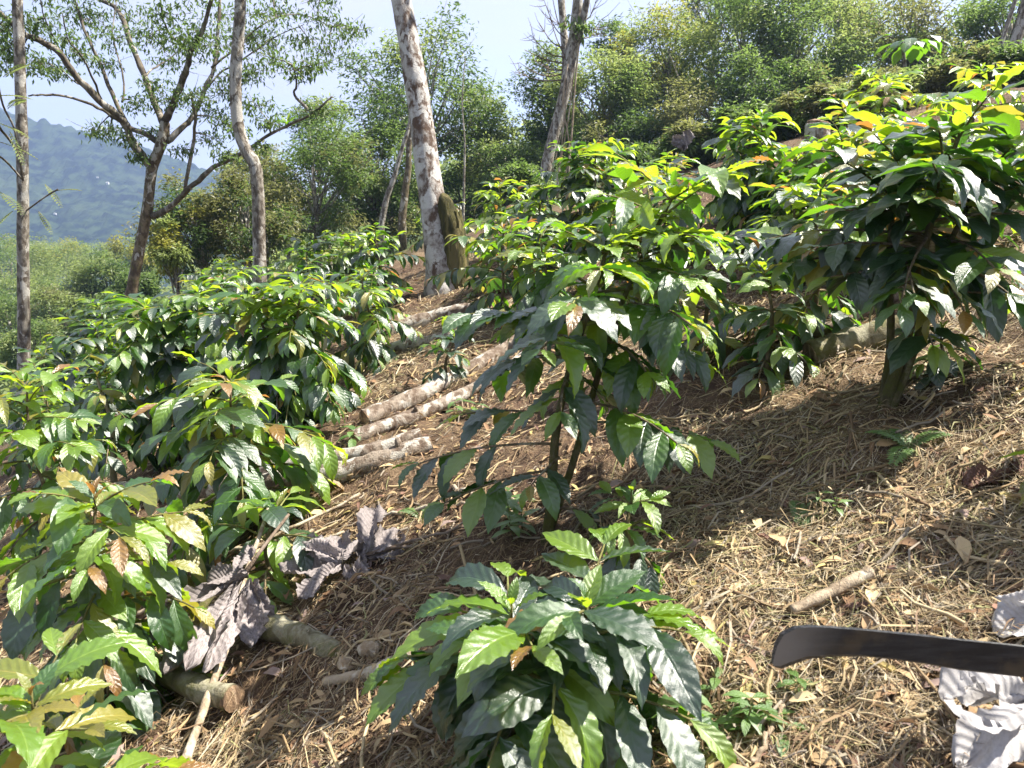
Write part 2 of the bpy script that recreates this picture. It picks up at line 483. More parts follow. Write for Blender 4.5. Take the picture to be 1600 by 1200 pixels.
# ------------------------------------------------------------------ coffee leaves
OUT_T = [0, .05, .14, .28, .45, .62, .76, .86, .93, .97, 1]
OUT_W = [.010, .030, .095, .170, .205, .188, .135, .078, .036, .016, .002]
def leaf_arrays(rows, cols, bend, wave, fold, seed, width=1.0, nw=5.0, arch=0.0):
    r = np.random.RandomState(seed)
    t = np.linspace(0, 1, rows + 1); s = np.linspace(-1, 1, cols + 1)
    w = np.interp(t, OUT_T, OUT_W) * width
    phi = bend * t ** 1.2 - arch
    dy = np.cos(phi); dz = -np.sin(phi)
    cyv = np.concatenate([[0], np.cumsum((dy[1:] + dy[:-1]) / 2 / rows)]); cz = np.concatenate([[0], np.cumsum((dz[1:] + dz[:-1]) / 2 / rows)])
    T, S = np.meshgrid(t, s, indexing='ij')
    W = w[:, None]
    p1, p2 = r.uniform(0, 6.28, 2)
    lift = np.abs(S) * W * math.sin(fold) - .25 * (S ** 2) * W * .5
    wv = wave * np.abs(S) ** 1.5 * np.where(S > 0, np.sin(T * nw * 6.28 + p1), np.sin(T * nw * 6.28 + p2)) * np.sin(np.pi * np.clip(T, 0, 1)) ** .5
    nl = lift + wv
    X = S * W * math.cos(fold) + r.uniform(-.03, .03) * np.sin(T * 3.1)
    Y = cyv[:, None] + nl * np.sin(phi)[:, None]
    Z = cz[:, None] + nl * np.cos(phi)[:, None]
    V = np.stack([X, Y, Z], -1).reshape(-1, 3)
    uv = np.stack([(S + 1) / 2, T], -1).reshape(-1, 2)
    m = cols + 1
    i = np.arange(rows)[:, None] * m; j = np.arange(cols)[None, :]
    q = np.stack([i + j, i + j + 1, i + m + j + 1, i + m + j], -1).reshape(-1, 4)
    return V, q, uv

SHAPES = [(.60, .022, .34, 1.00, 0.15), (1.0, .026, .28, 1.05, .2), (1.45, .022, .40, .95, .25), (.35, .018, .45, 1.0, .1), (.85, .028, .22, 1.08, .3), (1.2, .024, .50, .9, .05)]
CLASSES = ['dark', 'mid', 'lime', 'gold', 'bronze']
LEAF = {}
for c in CLASSES:
    for k, (b, wv, fo, wd, ar) in enumerate(SHAPES):
        for lod, (rw, cl) in enumerate(((18, 6), (9, 4), (6, 2))):
            wdx = wd * (.86 if c in ('bronze', 'gold') else 1)
            V, q, uv = leaf_arrays(rw, cl, b, wv if lod < 2 else wv * .6, fo, 40 + k, wdx, 6.5 if lod < 1 else 3.5, ar)
            LEAF[c, k, lod] = (fast_mesh("leaf", V, q, M['leaf_' + c], uv, smooth=True), V, q, uv)

def leaf_matrix(pos, d, n, L, sx=1.0):
    y = d.normalized()
    z = (n - y * n.dot(y))
    if z.length < 1e-3: z = Vector((1, 0, 0)) - y * y.x
    z.normalize()
    x = y.cross(z)
    return Matrix(((x.x * L * sx, y.x * L, z.x * L, pos.x), (x.y * L * sx, y.y * L, z.y * L, pos.y), (x.z * L * sx, y.z * L, z.z * L, pos.z), (0, 0, 0, 1)))

UP = Vector((0, 0, 1))
COUNT = {'leaf': 0, 'inner': 0}
def coffee(x, y, h, rad, label, seed, leaf=.165, stems=None, bare=.22, tone=(.5, .3, .14, .06), top_lime=.5, dens=1.0, droop=1.0,
           stem_mat='stem', stem_r=.012, skip=0.0, extra=(), group=None, name="coffee_plant", cat="coffee plant", up=0.0):
    """a coffee shrub: stem(s), opposite pairs of branches, opposite pairs of leaves. tone = shares of dark, mid, lime, gold/bronze"""
    r = random.Random(seed)
    z0 = g1(x, y) - .02
    dist = math.hypot(x, y)
    lod = 0 if dist < 2.6 else (1 if dist < 5.2 else 2)
    root = empty(name, (x, y, z0), label, cat, group)
    h = h - .30 * leaf
    stems = stems or [(r.uniform(-.05, .05), r.uniform(-.05, .05), 1.0)]
    leaves = []                              # (branch object, matrix, class, shape, world distance)
    def put_leaf(br, pos, d, n, L, cls):
        k = r.randrange(len(SHAPES))
        m = leaf_matrix(pos, d, n, L, r.uniform(.88, 1.12))
        leaves.append((br, m, cls, k, (Vector((x, y, z0)) + pos + d * L * .5 - Vector((0, 0, CAM_H))).length))
    def pick(young, f):
        u = r.random()
        if young > .8: return 'bronze' if u < tone[3] * 1.4 else ('gold' if u < tone[3] * 3.6 else ('lime' if u < .8 else 'mid'))
        if f > .7 and u < top_lime * (f - .4): return 'lime'
        if u < tone[0]: return 'dark'
        if u < tone[0] + tone[1]: return 'mid'
        if u < tone[0] + tone[1] + tone[2]: return 'lime'
        return 'gold' if r.random() < .8 else 'bronze'
    def branch(p0, az, el0, L, dr, f, r0, start=.22, sp_=.31, lf=1.0, keep=1.0):
        n = 8
        pts = [p0.copy()]; p = p0.copy(); a = az
        for i in range(1, n + 1):
            t = i / n
            el = el0 - dr * t
            a += r.uniform(-.07, .07)
            p = p + Vector((math.cos(a) * math.cos(el), math.sin(a) * math.cos(el), math.sin(el))) * (L / n)
            pts.append(p.copy())
        b = MB(); b.tube(pts, np.linspace(r0, r0 * .45, n + 1), 5, cap=False)
        me = b.mesh("branch", M['twig'] if f > .35 else M['stem'])
        br = link("branch", me, root)
        npair = max(2, int(L * (1 - start) / (leaf * sp_)))
        for i in range(npair + 1):
            t = start + (1 - start) * i / npair
            tip = i == npair
            q = t * n; k = min(int(q), n - 1); pos = pts[k].lerp(pts[k + 1], q - k)
            T = (pts[k + 1] - pts[k]).normalized()
            S = T.cross(UP)
            if S.length < .05: S = Vector((math.sin(az), -math.cos(az), 0))
            S.normalize()
            young = t if npair > 2 else t * .9
            sz = leaf * lf * (.80 + .32 * math.sin(math.pi * min(1, t * .85 + .08))) * r.uniform(.82, 1.12)
            if tip: sz *= r.uniform(.62, .85)
            for sd in (-1, 1):
                if r.random() > keep * (1 - skip): continue
                dn = droop * (.15 + .75 * (1 - f)) * r.uniform(.5, 1.4)
                if tip: d = S * sd * .42 + T * .95 + UP * (-.35 * dn + .05)
                else: d = S * sd * r.uniform(.65, 1.0) + T * r.uniform(.35, .75) - UP * dn
                d = d + UP * up
                d = d + Vector((r.gauss(0, .13), r.gauss(0, .13), r.gauss(0, .13)))
                hd = Vector((d.x, d.y, 0))
                nn = UP * 1.0 + hd * .55 + Vector((r.gauss(0, .22), r.gauss(0, .22), 0))
                put_leaf(br, pos, d, nn, sz, pick(1 if tip else young * .75, f))
        return br
    for si, (tx, ty, hf) in enumerate(stems):
        H = h * hf
        b0 = Vector((r.uniform(-.02, .02), r.uniform(-.02, .02), -.03)) if len(stems) > 1 else Vector((0, 0, -.03))
        n = 12
        pts = []
        wob = r.uniform(0, 6)
        for i in range(n + 1):
            t = i / n
            pts.append(Vector((b0.x + tx * t ** 1.3 + .015 * math.sin(t * 7 + wob), b0.y + ty * t ** 1.3 + .015 * math.cos(t * 6 + wob), -.03 + (H + .03) * t)))
        b = MB(); b.tube(pts, np.linspace(stem_r * (1.15 if si == 0 else .9), stem_r * .35, n + 1) * (1 + .15 * np.exp(-np.arange(n + 1))), 8, rough=.08, cap=False)
        link("stem", b.mesh("stem", M[stem_mat]), root)
        def on(t):
            q = t * n; k = min(int(q), n - 1); return pts[k].lerp(pts[k + 1], q - k)
        nodes = max(3, int(H * (1 - bare) / (0.060 / dens)))
        a0 = r.uniform(0, 6.28)
        for k in range(nodes + 1):
            f = k / nodes
            t = bare + (1 - bare) * f * .99
            env = (.78 + .22 * min(1, f / .3)) if f < .3 else 1.0 - .42 * ((f - .3) / .7) ** 2.5
            for sd in (0, 1):
                az = a0 + k * math.pi / 2 * 1.03 + sd * math.pi + r.uniform(-.45, .45)
                L = rad * env * r.uniform(.62, 1.14) / (1 if len(stems) == 1 else 1.15)
                el = R(6) + R(34) * f ** 1.6 + r.uniform(-.28, .28)
                branch(on(t), az, el, L, (R(28) + R(34) * (1 - f)) * droop, f, .0042 + .002 * (1 - f), start=.12 if f > .6 else .24)
        # the shoot's own tip: two small pairs of young leaves
        top = on(1.0)
        tp = MB(); tp.tube([top, top + Vector((0, 0, .02)), top + Vector((0, .004, .045))], [.003, .0026, .002], 5)
        tb = link("branch", tp.mesh("branch", M['twig']), root)
        for q in range(3):
            az = a0 + q * math.pi / 2
            for sd in (0, 1):
                aa = az + sd * math.pi
                e = R(20 + 22 * q)
                d = Vector((math.cos(aa) * math.cos(e), math.sin(aa) * math.cos(e), math.sin(e)))
                put_leaf(tb, top + Vector((0, 0, .018 * q)), d, UP + Vector((-d.x, -d.y, 0)) * .3, leaf * (.78 - .22 * q), pick(1 if q else .7, 1))
    for (z, az, el, L, dr, lf, st, keep) in extra:
        p0 = Vector((0, 0, 0))
        tx, ty, hf = stems[0]
        t = z / (h * hf)
        p0 = Vector((tx * t ** 1.3, ty * t ** 1.3, z))
        branch(p0, R(az), R(el), L, R(dr), .2, .005, start=st, lf=lf, keep=keep)
    leaves.sort(key=lambda q: q[4])
    for br, m, cls, k, _ in leaves[:298]:
        link("leaf", LEAF[cls, k, lod][0], br, m)
    rest = leaves[298:]
    COUNT['leaf'] += min(298, len(leaves)); COUNT['inner'] += len(rest)
    if rest:
        b = MB(); ci = {c: i for i, c in enumerate(CLASSES)}
        for br, m, cls, k, _ in rest:
            _, V, q, uv = LEAF[cls, k, 2]
            W = np.asarray(m)
            b.add(V @ W[:3, :3].T + W[:3, 3], q.tolist(), uv, ci[cls])
        tag(link("foliage", b.mesh("foliage", [M['leaf_' + c] for c in CLASSES]), root), kind='stuff')
    return root

DARK = (.76, .16, .05, .03)
STD = (.60, .22, .12, .06)
LIME = (.22, .32, .36, .10)
GOLD = (.30, .28, .22, .20)

# nearest plants
coffee(.04, 1.36, .40, .35, "dark glossy young coffee plant in front of the mossy two-stemmed one", 101, 0.177, stems=[(.10, .03, 1.0), (-.04, .05, .92)], bare=.16, tone=(.76, .17, .04, .03),
       top_lime=.12, stem_mat='stem', stem_r=.010, dens=1.5, droop=1.1)
coffee(.10, 2.18, 1.09, .42, "tall leggy coffee plant with two bare mossy stems and lime top leaves", 102, 0.158, stems=[(.16, -.02, .86), (.36, .12, 1.0)], bare=.62, tone=(.46, .28, .21, .05),
       top_lime=.9, stem_mat='stem_moss', stem_r=.0155, dens=1.25, droop=.6,
       extra=[(.34, 186, 6, .42, 22, 1.0, .45, .9), (.26, 200, 4, .36, 20, .95, .5, .8), (.42, 160, 10, .34, 25, .95, .4, .8), (.40, -12, 14, .42, 34, 1.1, .42, 1), (.47, -35, 12, .36, 38, 1.05, .4, 1), (.30, 250, 5, .2, 20, .85, .5, .8), (.14, 10, -4, .18, 16, .7, .4, .9)])
coffee(-1.13, 2.95, .74, .44, "bushy coffee plant in front of the pale double log, gold tipped", 103, 0.170, bare=.16, tone=(.36, .32, .2, .12), dens=1.25, droop=1.35)
coffee(-1.18, 1.97, .72, .28, "coffee plant with yellow green and bronze leaves left of the grey dried leaves", 104, 0.170, bare=.14, tone=(.32, .28, .26, .14), top_lime=.55, dens=1.4, droop=1.35)
coffee(-.95, 1.33, .55, .23, "yellow green coffee plant cut off by the bottom left corner", 105, 0.164, bare=.1, tone=(.16, .24, .38, .22), top_lime=.7, dens=1.0, droop=.95)
coffee(-.86, 2.50, .33, .24, "low young coffee plant beside the branch pile, under the gold tipped bush", 106, 0.152, bare=.12, tone=(.4, .3, .26, .04), dens=.8, droop=1.1)
coffee(.33, 1.86, .25, .11, "small coffee sapling right of the two mossy stems", 107, 0.106, bare=.3, tone=(.55, .25, .18, .02), dens=.8, droop=1.2)
# middle left
coffee(-2.11, 3.30, .92, .32, "light green coffee plant at the left edge before the pale-stemmed one", 108, 0.158, bare=.15, tone=LIME, top_lime=.8)
coffee(-2.32, 4.30, .76, .34, "sparse coffee plant with a bare pale stem beside the log's left end", 109, 0.147, bare=.42, tone=(.4, .34, .22, .04), stem_mat='stem_pale', stem_r=.02, skip=.25)
coffee(-1.22, 4.10, .86, .47, "big rounded coffee bush right behind the gold tipped bush, yellow leaves on its right side", 110, 0.156, stems=[(.1, 0, 1.0), (-.16, .06, .94)], bare=.12, tone=(.42, .26, .26, .06), dens=1.35, droop=1.35)
coffee(-1.93, 4.55, 1.0, .50, "large dark coffee bush left of the big rounded one", 111, 0.156, stems=[(.05, .05, 1.0), (-.2, -.05, .92)], bare=.12, tone=(.52, .3, .13, .05), dens=1.3, droop=1.35)
coffee(-3.03, 5.60, 1.0, .45, "dark coffee bush left behind the large dark bush, near the valley side", 112, 0.152, bare=.12, tone=DARK, droop=1.2)
coffee(-.91, 5.0, .64, .36, "narrow coffee bush right of the big rounded one, drooping over the small rear log", 113, 0.147, bare=.12, tone=STD, droop=1.3)
coffee(-3.05, 5.0, .80, .38, "light coffee bush left of the pale-stemmed sparse plant", 114, 0.143, bare=.14, tone=LIME)
coffee(-.38, 4.30, .32, .17, "tiny dark coffee seedling above the lichen logs", 115, 0.115, bare=.1, tone=(.9, .08, .02, 0), top_lime=.05, droop=1.3)
# rows climbing to the wood
coffee(-1.15, 6.0, .54, .36, "coffee bush behind the narrow one, lower left of the white trunk", 116, 0.147, bare=.12, tone=STD, droop=1.2)
coffee(-1.22, 7.2, .72, .42, "coffee bush beside the left foot of the white trunk", 117, 0.152, bare=.1, tone=STD, droop=1.2)
coffee(-1.62, 7.8, .78, .43, "coffee bush second to the left of the white trunk", 118, 0.152, bare=.1, tone=STD, droop=1.2)
coffee(-1.98, 7.5, .88, .48, "coffee bush right of the curved grey trunk's foot", 119, 0.152, bare=.1, tone=STD, droop=1.2)
coffee(-2.50, 7.3, .92, .48, "coffee bush standing before the curved grey trunk's foot", 120, 0.152, bare=.1, tone=(.4, .34, .2, .06), droop=1.2)
coffee(-3.13, 6.5, .95, .45, "coffee bush between the curved trunk and the forked tree", 121, 0.152, bare=.1, tone=STD, droop=1.2)
coffee(-4.35, 7.0, 1.0, .50, "dark coffee bush at the foot of the thin straight trunk", 122, 0.152, bare=.1, tone=DARK)
coffee(-4.75, 9.0, 1.2, .52, "far dark coffee bush right of the thin straight trunk", 123, 0.152, bare=.1, tone=DARK)
coffee(-3.3, 8.7, 1.1, .5, "coffee bush below the forked tree's trunk", 124, 0.152, bare=.1, tone=STD)
coffee(-.09, 5.5, .68, .48, "coffee bush with orange shoots just right of the white trunk", 125, 0.152, bare=.12, tone=(.4, .3, .16, .14), droop=1.1)
coffee(-.22, 6.4, .46, .28, "low coffee bush half hidden beside the mossy stump", 126, 0.143, bare=.1, tone=STD)
coffee(-.08, 8.5, .74, .42, "yellow topped coffee bush uphill behind the mossy stump", 127, 0.152, bare=.1, tone=(.3, .3, .3, .1), top_lime=.8)
coffee(.63, 6.6, .94, .48, "tall dark coffee bush left of the tall leggy plant's top, under the twin-limbed tree", 128, 0.152, stems=[(.04, 0, 1.0), (-.14, .05, .9)], bare=.1, tone=(.62, .24, .1, .04), droop=1.15)
coffee(.74, 4.6, .60, .34, "coffee bush hidden behind the tall leggy plant's leaves", 129, 0.152, bare=.12, tone=STD)
coffee(1.58, 5.2, .84, .37, "dome shaped dark coffee bush on the skyline beside the cut post", 130, 0.152, stems=[(.03, 0, 1), (-.12, 0, .92)], bare=.1, tone=(.66, .22, .1, .02), top_lime=.7, droop=1.2)
coffee(1.55, 7.5, .56, .28, "small coffee bush far up between the two skyline bushes", 131, 0.147, bare=.1, tone=GOLD)
coffee(1.25, 3.2, .70, .28, "coffee plant with orange young leaves left of the big right-hand bush", 132, 0.156, bare=.12, tone=(.46, .28, .12, .14), top_lime=.4, droop=.95)
coffee(1.89, 4.6, .68, .32, "coffee bush on the skyline right of the cut post", 133, 0.152, bare=.1, tone=STD, top_lime=.6)
coffee(1.20, 2.42, .91, .45, "big dark glossy coffee bush at the right with white sunlit leaves", 134, 0.170, stems=[(.12, -.02, 1.0), (.0, .06, .92), (.24, .05, .88)], bare=.62, tone=(.70, .20, .04, .06), top_lime=.35, dens=1.35, droop=.55, stem_mat='stem_moss', stem_r=.018,
       extra=[(.40, -20, 6, .40, 14, 1.0, .5, 1), (.32, 275, 6, .20, 40, 1.0, .5, 1), (.46, 195, 10, .30, 20, 1.0, .5, .8)])
coffee(1.40, 2.50, .20, .14, "dark low coffee sprout under the big right-hand bush", 135, 0.120, bare=.1, tone=(.9, .1, 0, 0), top_lime=0)
coffee(3.3, 5.8, .60, .45, "bright green coffee bush behind the big right-hand bush at the edge", 136, 0.152, bare=.1, tone=LIME, top_lime=.9)
coffee(2.64, 4.8, .56, .32, "coffee bush peeking over the big right-hand bush's top", 137, 0.152, bare=.1, tone=STD, top_lime=.7)
coffee(.86, 3.4, .56, .32, "coffee bush behind the tall leggy plant, right of its lime top", 138, 0.152, bare=.12, tone=(.38, .32, .26, .04), top_lime=.6)
coffee(1.02, 2.95, .48, .22, "dark coffee bush between the orange tipped plant and the mossy log", 139, 0.152, bare=.14, tone=(.62, .26, .1, .02))
coffee(1.36, 1.72, .42, .20, "coffee plant reaching in at the right edge with gold leaves", 140, 0.152, bare=.15, tone=(.36, .3, .12, .22))
coffee(1.80, 6.3, .62, .34, "coffee bush uphill right behind the dome shaped one", 141, 0.152, bare=.1, tone=STD, top_lime=.6)
coffee(2.55, 6.2, .60, .34, "coffee bush far up beyond the cut stump, on its right", 142, 0.152, bare=.1, tone=GOLD, top_lime=.6)
coffee(.95, 8.0, .7, .36, "far coffee bush uphill behind the tall dark one", 143, 0.152, bare=.1, tone=STD)
coffee(-.75, 9.2, .7, .42, "far coffee bush left behind the white trunk", 144, 0.152, bare=.1, tone=STD, droop=1.2)
coffee(.25, 8.0, .6, .38, "far coffee bush between the yellow topped one and the tall dark one", 145, 0.152, bare=.1, tone=STD)
coffee(.24, 5.2, .62, .40, "coffee bush between the orange shooted one and the tall leggy plant", 146, .155, bare=.1, tone=STD, top_lime=.5, dens=1.2, droop=1.2)
coffee(1.05, 5.5, .66, .40, "coffee bush left of the dome shaped one, behind the tall leggy plant's lime top", 147, .155, bare=.1, tone=STD, top_lime=.6, dens=1.2, droop=1.2)
coffee(1.52, 4.2, .52, .34, "coffee bush below the dome shaped one, above the orange tipped plant", 148, .155, bare=.1, tone=STD, top_lime=.6, dens=1.2, droop=1.1)
coffee(1.75, 3.7, .60, .34, "coffee bush behind the left side of the big right-hand bush", 149, .155, bare=.1, tone=STD, top_lime=.5, dens=1.2, droop=1.1)
coffee(2.9, 6.4, .70, .42, "coffee bush far up left of the bright green edge bush", 151, .155, bare=.1, tone=LIME, top_lime=.7, dens=1.2)
coffee(.2, 6.9, .70, .42, "coffee bush between the yellow topped one and the white trunk's orange shooted one", 152, .155, bare=.1, tone=STD, top_lime=.5, dens=1.2, droop=1.2)
coffee(-1.55, 5.4, .80, .44, "dark coffee bush filling the gap behind the two big left bushes", 153, .155, bare=.1, tone=DARK, dens=1.2, droop=1.3)
coffee(-2.3, 6.2, .90, .46, "coffee bush in the row behind the large dark left bush", 154, .155, bare=.1, tone=STD, dens=1.2, droop=1.3)
coffee(2.05, 3.55, .42, .34, "shaded coffee bush right behind the big right-hand bush's stem", 155, .155, bare=.1, tone=DARK, dens=1.1, droop=1.1)
coffee(1.72, 4.85, .62, .34, "coffee bush just left of the cut stump, in front of it", 156, .155, bare=.1, tone=STD, top_lime=.6, dens=1.2, droop=1.1)
coffee(2.35, 5.2, .58, .34, "coffee bush just right behind the cut stump", 157, .155, bare=.1, tone=STD, top_lime=.6, dens=1.2, droop=1.1)
print("leaves", COUNT)

# ------------------------------------------------------------------ logs, branches and sticks on the ground
def ground_path(pts, lift, n=18):
    """a smooth line over the ground through (x, y) points, lifted by lift metres"""
    P = np.array(pts, float); k = np.linspace(0, len(P) - 1, n)
    i = np.clip(k.astype(int), 0, len(P) - 2); f = (k - i)
    f = f * f * (3 - 2 * f) * .4 + f * .6
    Q = P[i] * (1 - f)[:, None] + P[i + 1] * f[:, None]
    z = slope(Q[:, 0], Q[:, 1]) + .10 * vnoise(Q[:, 0] * 1.1, Q[:, 1] * 1.1, 1)
    L = lift if np.ndim(lift) == 0 else np.interp(np.linspace(0, 1, n), np.linspace(0, 1, len(lift)), lift)
    return np.concatenate([Q, (z + L)[:, None]], 1)

def log(name, label, cat, pts, r0, r1, mat, lift=None, cut=True, sides=14, rough=.10, group=None, n=22, knots=0, jit=.0):
    P = ground_path(pts, (r0 * .5 if lift is None else lift), n)
    P[:, :3] += rs.normal(0, jit, (n, 3))
    org = P[0].copy()
    b = MB(); rad = np.linspace(r0, r1, n) * (1 + .06 * np.sin(np.arange(n) * 1.3)) 
    b.tube(P - org, rad, sides, rough=rough, cap=not cut)
    for _ in range(knots):
        k = rs.randint(2, n - 2); d = rs.normal(0, 1, 3); d[2] = abs(d[2]) + .3; d /= np.linalg.norm(d)
        q = P[k] - org
        b.tube([q, q + d * rad[k] * 1.25, q + d * rad[k] * 1.7], [rad[k] * .5, rad[k] * .32, rad[k] * .22], 7, rough=.1)
    if not cut:
        o = link(name, b.mesh(name, M[mat]), None, Matrix.Translation(org))
        return tag(o, label, cat, group)
    root = empty(name, org, label, cat, group)
    link("bark", b.mesh("bark", M[mat]), root)
    for e, k, s in ((0, 1, -1), (-1, -2, 1)):
        d = (P[e] - P[k]); d /= np.linalg.norm(d)
        q = P[e] - org
        c = MB(); c.tube([q - d * .01, q + d * .004, q + d * .006], [rad[e] * .93, rad[e] * .93, rad[e] * .5], sides, rough=.04)
        link("cut_end", c.mesh("cut_end", M['cut'], False), root)
    return root

log("fallen_log", "long pale lichen log running left behind the gold tipped coffee bush", "log", [(-3.11, 4.98), (-1.85, 3.83), (-1.17, 3.36), (-.8, 3.24), (-.57, 3.24), (-.36, 3.29)], .060, .045, 'log', knots=2, n=34)
log("fallen_log", "thinner pale log lying close above the long lichen log's right end", "log", [(-2.0, 4.05), (-1.3, 3.58), (-.92, 3.42), (-.66, 3.38), (-.42, 3.44)], .05, .036, 'log', knots=1)
log("fallen_log", "grey log rising to the right behind the tall leggy plant, lower of a pair", "log", [(-.76, 3.60), (-.55, 3.71), (-.33, 3.88), (-.08, 4.14), (.20, 4.55)], .040, .030, 'log', knots=1)
log("fallen_log", "mottled dark log rising to the right, upper of a pair by the dark seedling", "log", [(-.76, 3.85), (-.52, 4.07), (-.22, 4.39), (.08, 4.78)], .05, .038, 'log', knots=1)
log("fallen_log", "short log on the slope below the white trunk", "log", [(-.95, 5.95), (-.55, 5.98), (-.25, 5.86)], .07, .06, 'log')
log("fallen_log", "thin log lying behind the dark seedling", "log", [(-.9, 5.36), (-.64, 5.29), (-.38, 5.25)], .045, .035, 'log')
log("mossy_log", "smooth olive green log under the big right-hand coffee bush", "log", [(1.17, 2.98), (1.33, 3.0), (1.55, 2.99)], .055, .065, 'log_moss', lift=.035)
log("fallen_branch", "dark branch on the ground behind the mossy log, nearer one", "branch", [(1.12, 3.18), (1.31, 3.10), (1.5, 3.16)], .022, .014, 'stick_dark', cut=False, sides=8)
log("fallen_branch", "dark branch behind the mossy log, farther one", "branch", [(1.18, 3.30), (1.44, 3.31), (1.72, 3.42)], .028, .018, 'stick_dark', cut=False, sides=8)
log("bent_branch", "thick bent branch with a sawn end below the grey dried leaves", "branch", [(-1.40, 2.50), (-1.2, 2.22), (-1.03, 2.05), (-.89, 1.94), (-.76, 1.86)], .032, .036, 'log_moss', lift=[.03, .05, .05, .035])
log("bent_branch", "thick branch stub behind the hanging grey dried leaves, left side", "branch", [(-1.32, 2.44), (-1.15, 2.33), (-1.0, 2.36)], .03, .028, 'log_moss', lift=.03)
log("bent_branch", "thick grey branch sinking into the litter right of the hanging grey leaves", "branch", [(-.86, 2.24), (-.71, 2.14), (-.58, 2.04), (-.44, 1.92)], .044, .03, 'log_moss', lift=[.045, .035, .01, -.02])
log("straight_stick", "long straight brown stick propped up through the grey dried leaves", "stick", [(-.81, 1.58), (-.83, 1.83), (-.84, 2.04), (-.86, 2.25), (-.84, 2.5)],   .013, .007, 'stick', lift=[.01, .05, .09, .16, .30], cut=False, sides=9)
log("mossy_stick", "dark mossy stick slanting along the left of the grey dried leaves", "stick", [(-1.08, 1.95), (-1.05, 2.15), (-1.01, 2.35), (-.99, 2.5)], .02, .015, 'stem_moss', lift=[.03, .07, .11, .14], cut=False, sides=9)
log("straight_stick", "short grey stick on the straw left of the front coffee plant", "stick", [(-.5, 1.83), (-.38, 1.80), (-.26, 1.82)], .013, .016, 'stick', lift=.012, cut=False, sides=9)
log("straight_stick", "pale stick pointing out from behind the machete's tip", "stick", [(.62, 1.56), (.72, 1.585), (.815, 1.615)], .012, .015, 'stick', lift=.038, cut=False, sides=9)
log("straight_stick", "brown stick below the machete", "stick", [(.62, 1.215), (.67, 1.25), (.74, 1.29)], .010, .013, 'stick_dark', lift=.010, cut=False, sides=9)
log("thin_twig", "thin dark twig running right from the flat grey dried leaves", "twig", [(-.60, 2.45), (-.35, 2.42), (-.12, 2.41)], .006, .004, 'stick_dark', lift=[.05, .03, .02], cut=False, sides=6, jit=.003)
log("thin_twig", "long crooked twig left of the two mossy stems", "twig", [(-.62, 2.86), (-.51, 2.74), (-.26, 2.66), (-.05, 2.52)], .008, .006, 'stick', lift=.015, cut=False, sides=6, jit=.006)
log("thin_twig", "forked looking pale twig behind the two mossy stems", "twig", [(-.22, 2.75), (-.13, 2.62), (.02, 2.50)], .009, .006, 'stick', lift=.02, cut=False, sides=6, jit=.005)
log("pale_cane", "pale bare cane lying behind the hanging grey leaves, nearest of the canes", "cane", [(-1.38, 2.55), (-1.13, 2.56), (-.89, 2.66), (-.62, 2.68)], .009, .006, 'stick', lift=[.03, .05, .06, .03], cut=False, sides=6, jit=.004)
log("pale_cane", "pale bare cane lying behind the hanging grey leaves, middle one", "cane", [(-1.42, 2.66), (-1.12, 2.66), (-.86, 2.80), (-.62, 2.95)], .009, .006, 'stick', lift=[.03, .05, .08, .05], cut=False, sides=6, jit=.004)
log("pale_cane", "pale bare cane under the young coffee plant's leaves", "cane", [(-1.3, 2.86), (-1.05, 2.78), (-.76, 2.76)], .008, .006, 'stick', lift=[.03, .06, .05], cut=False, sides=6, jit=.004)
log("thin_twig", "thin pale twig between the front coffee plant and the sapling", "twig", [(.42, 1.90), (.54, 1.77), (.60, 1.66)], .004, .003, 'stick', lift=.012, cut=False, sides=6, jit=.003)
log("thin_twig", "grey twig among the weeds below the machete's tip", "twig", [(.44, 1.22), (.50, 1.29), (.545, 1.36)], .006, .004, 'stick', lift=.012, cut=False, sides=6, jit=.003)

def post():
    p = at(1275, 193, 5.0); z = g1(p.x, p.y)
    root = empty("cut_post", (p.x, p.y, z - .05), "short cut stump with a pinkish round top between the skyline bushes", "stump")
    H = p.z - z + .05
    b = MB(); b.tube([(0, 0, 0), (.02, 0, H * .5), (.01, .0, H - .02), (.01, 0, H)], [.085, .075, .075, .072], 12, rough=.05)
    link("bark", b.mesh("bark", M['log']), root)
    c = MB(); c.tube([(.01, 0, H), (.01, 0, H + .012), (.012, 0, H + .02)], [.066, .062, .03], 12, rough=.05)
    link("cut_end", c.mesh("cut_end", M['cut']), root)
post()

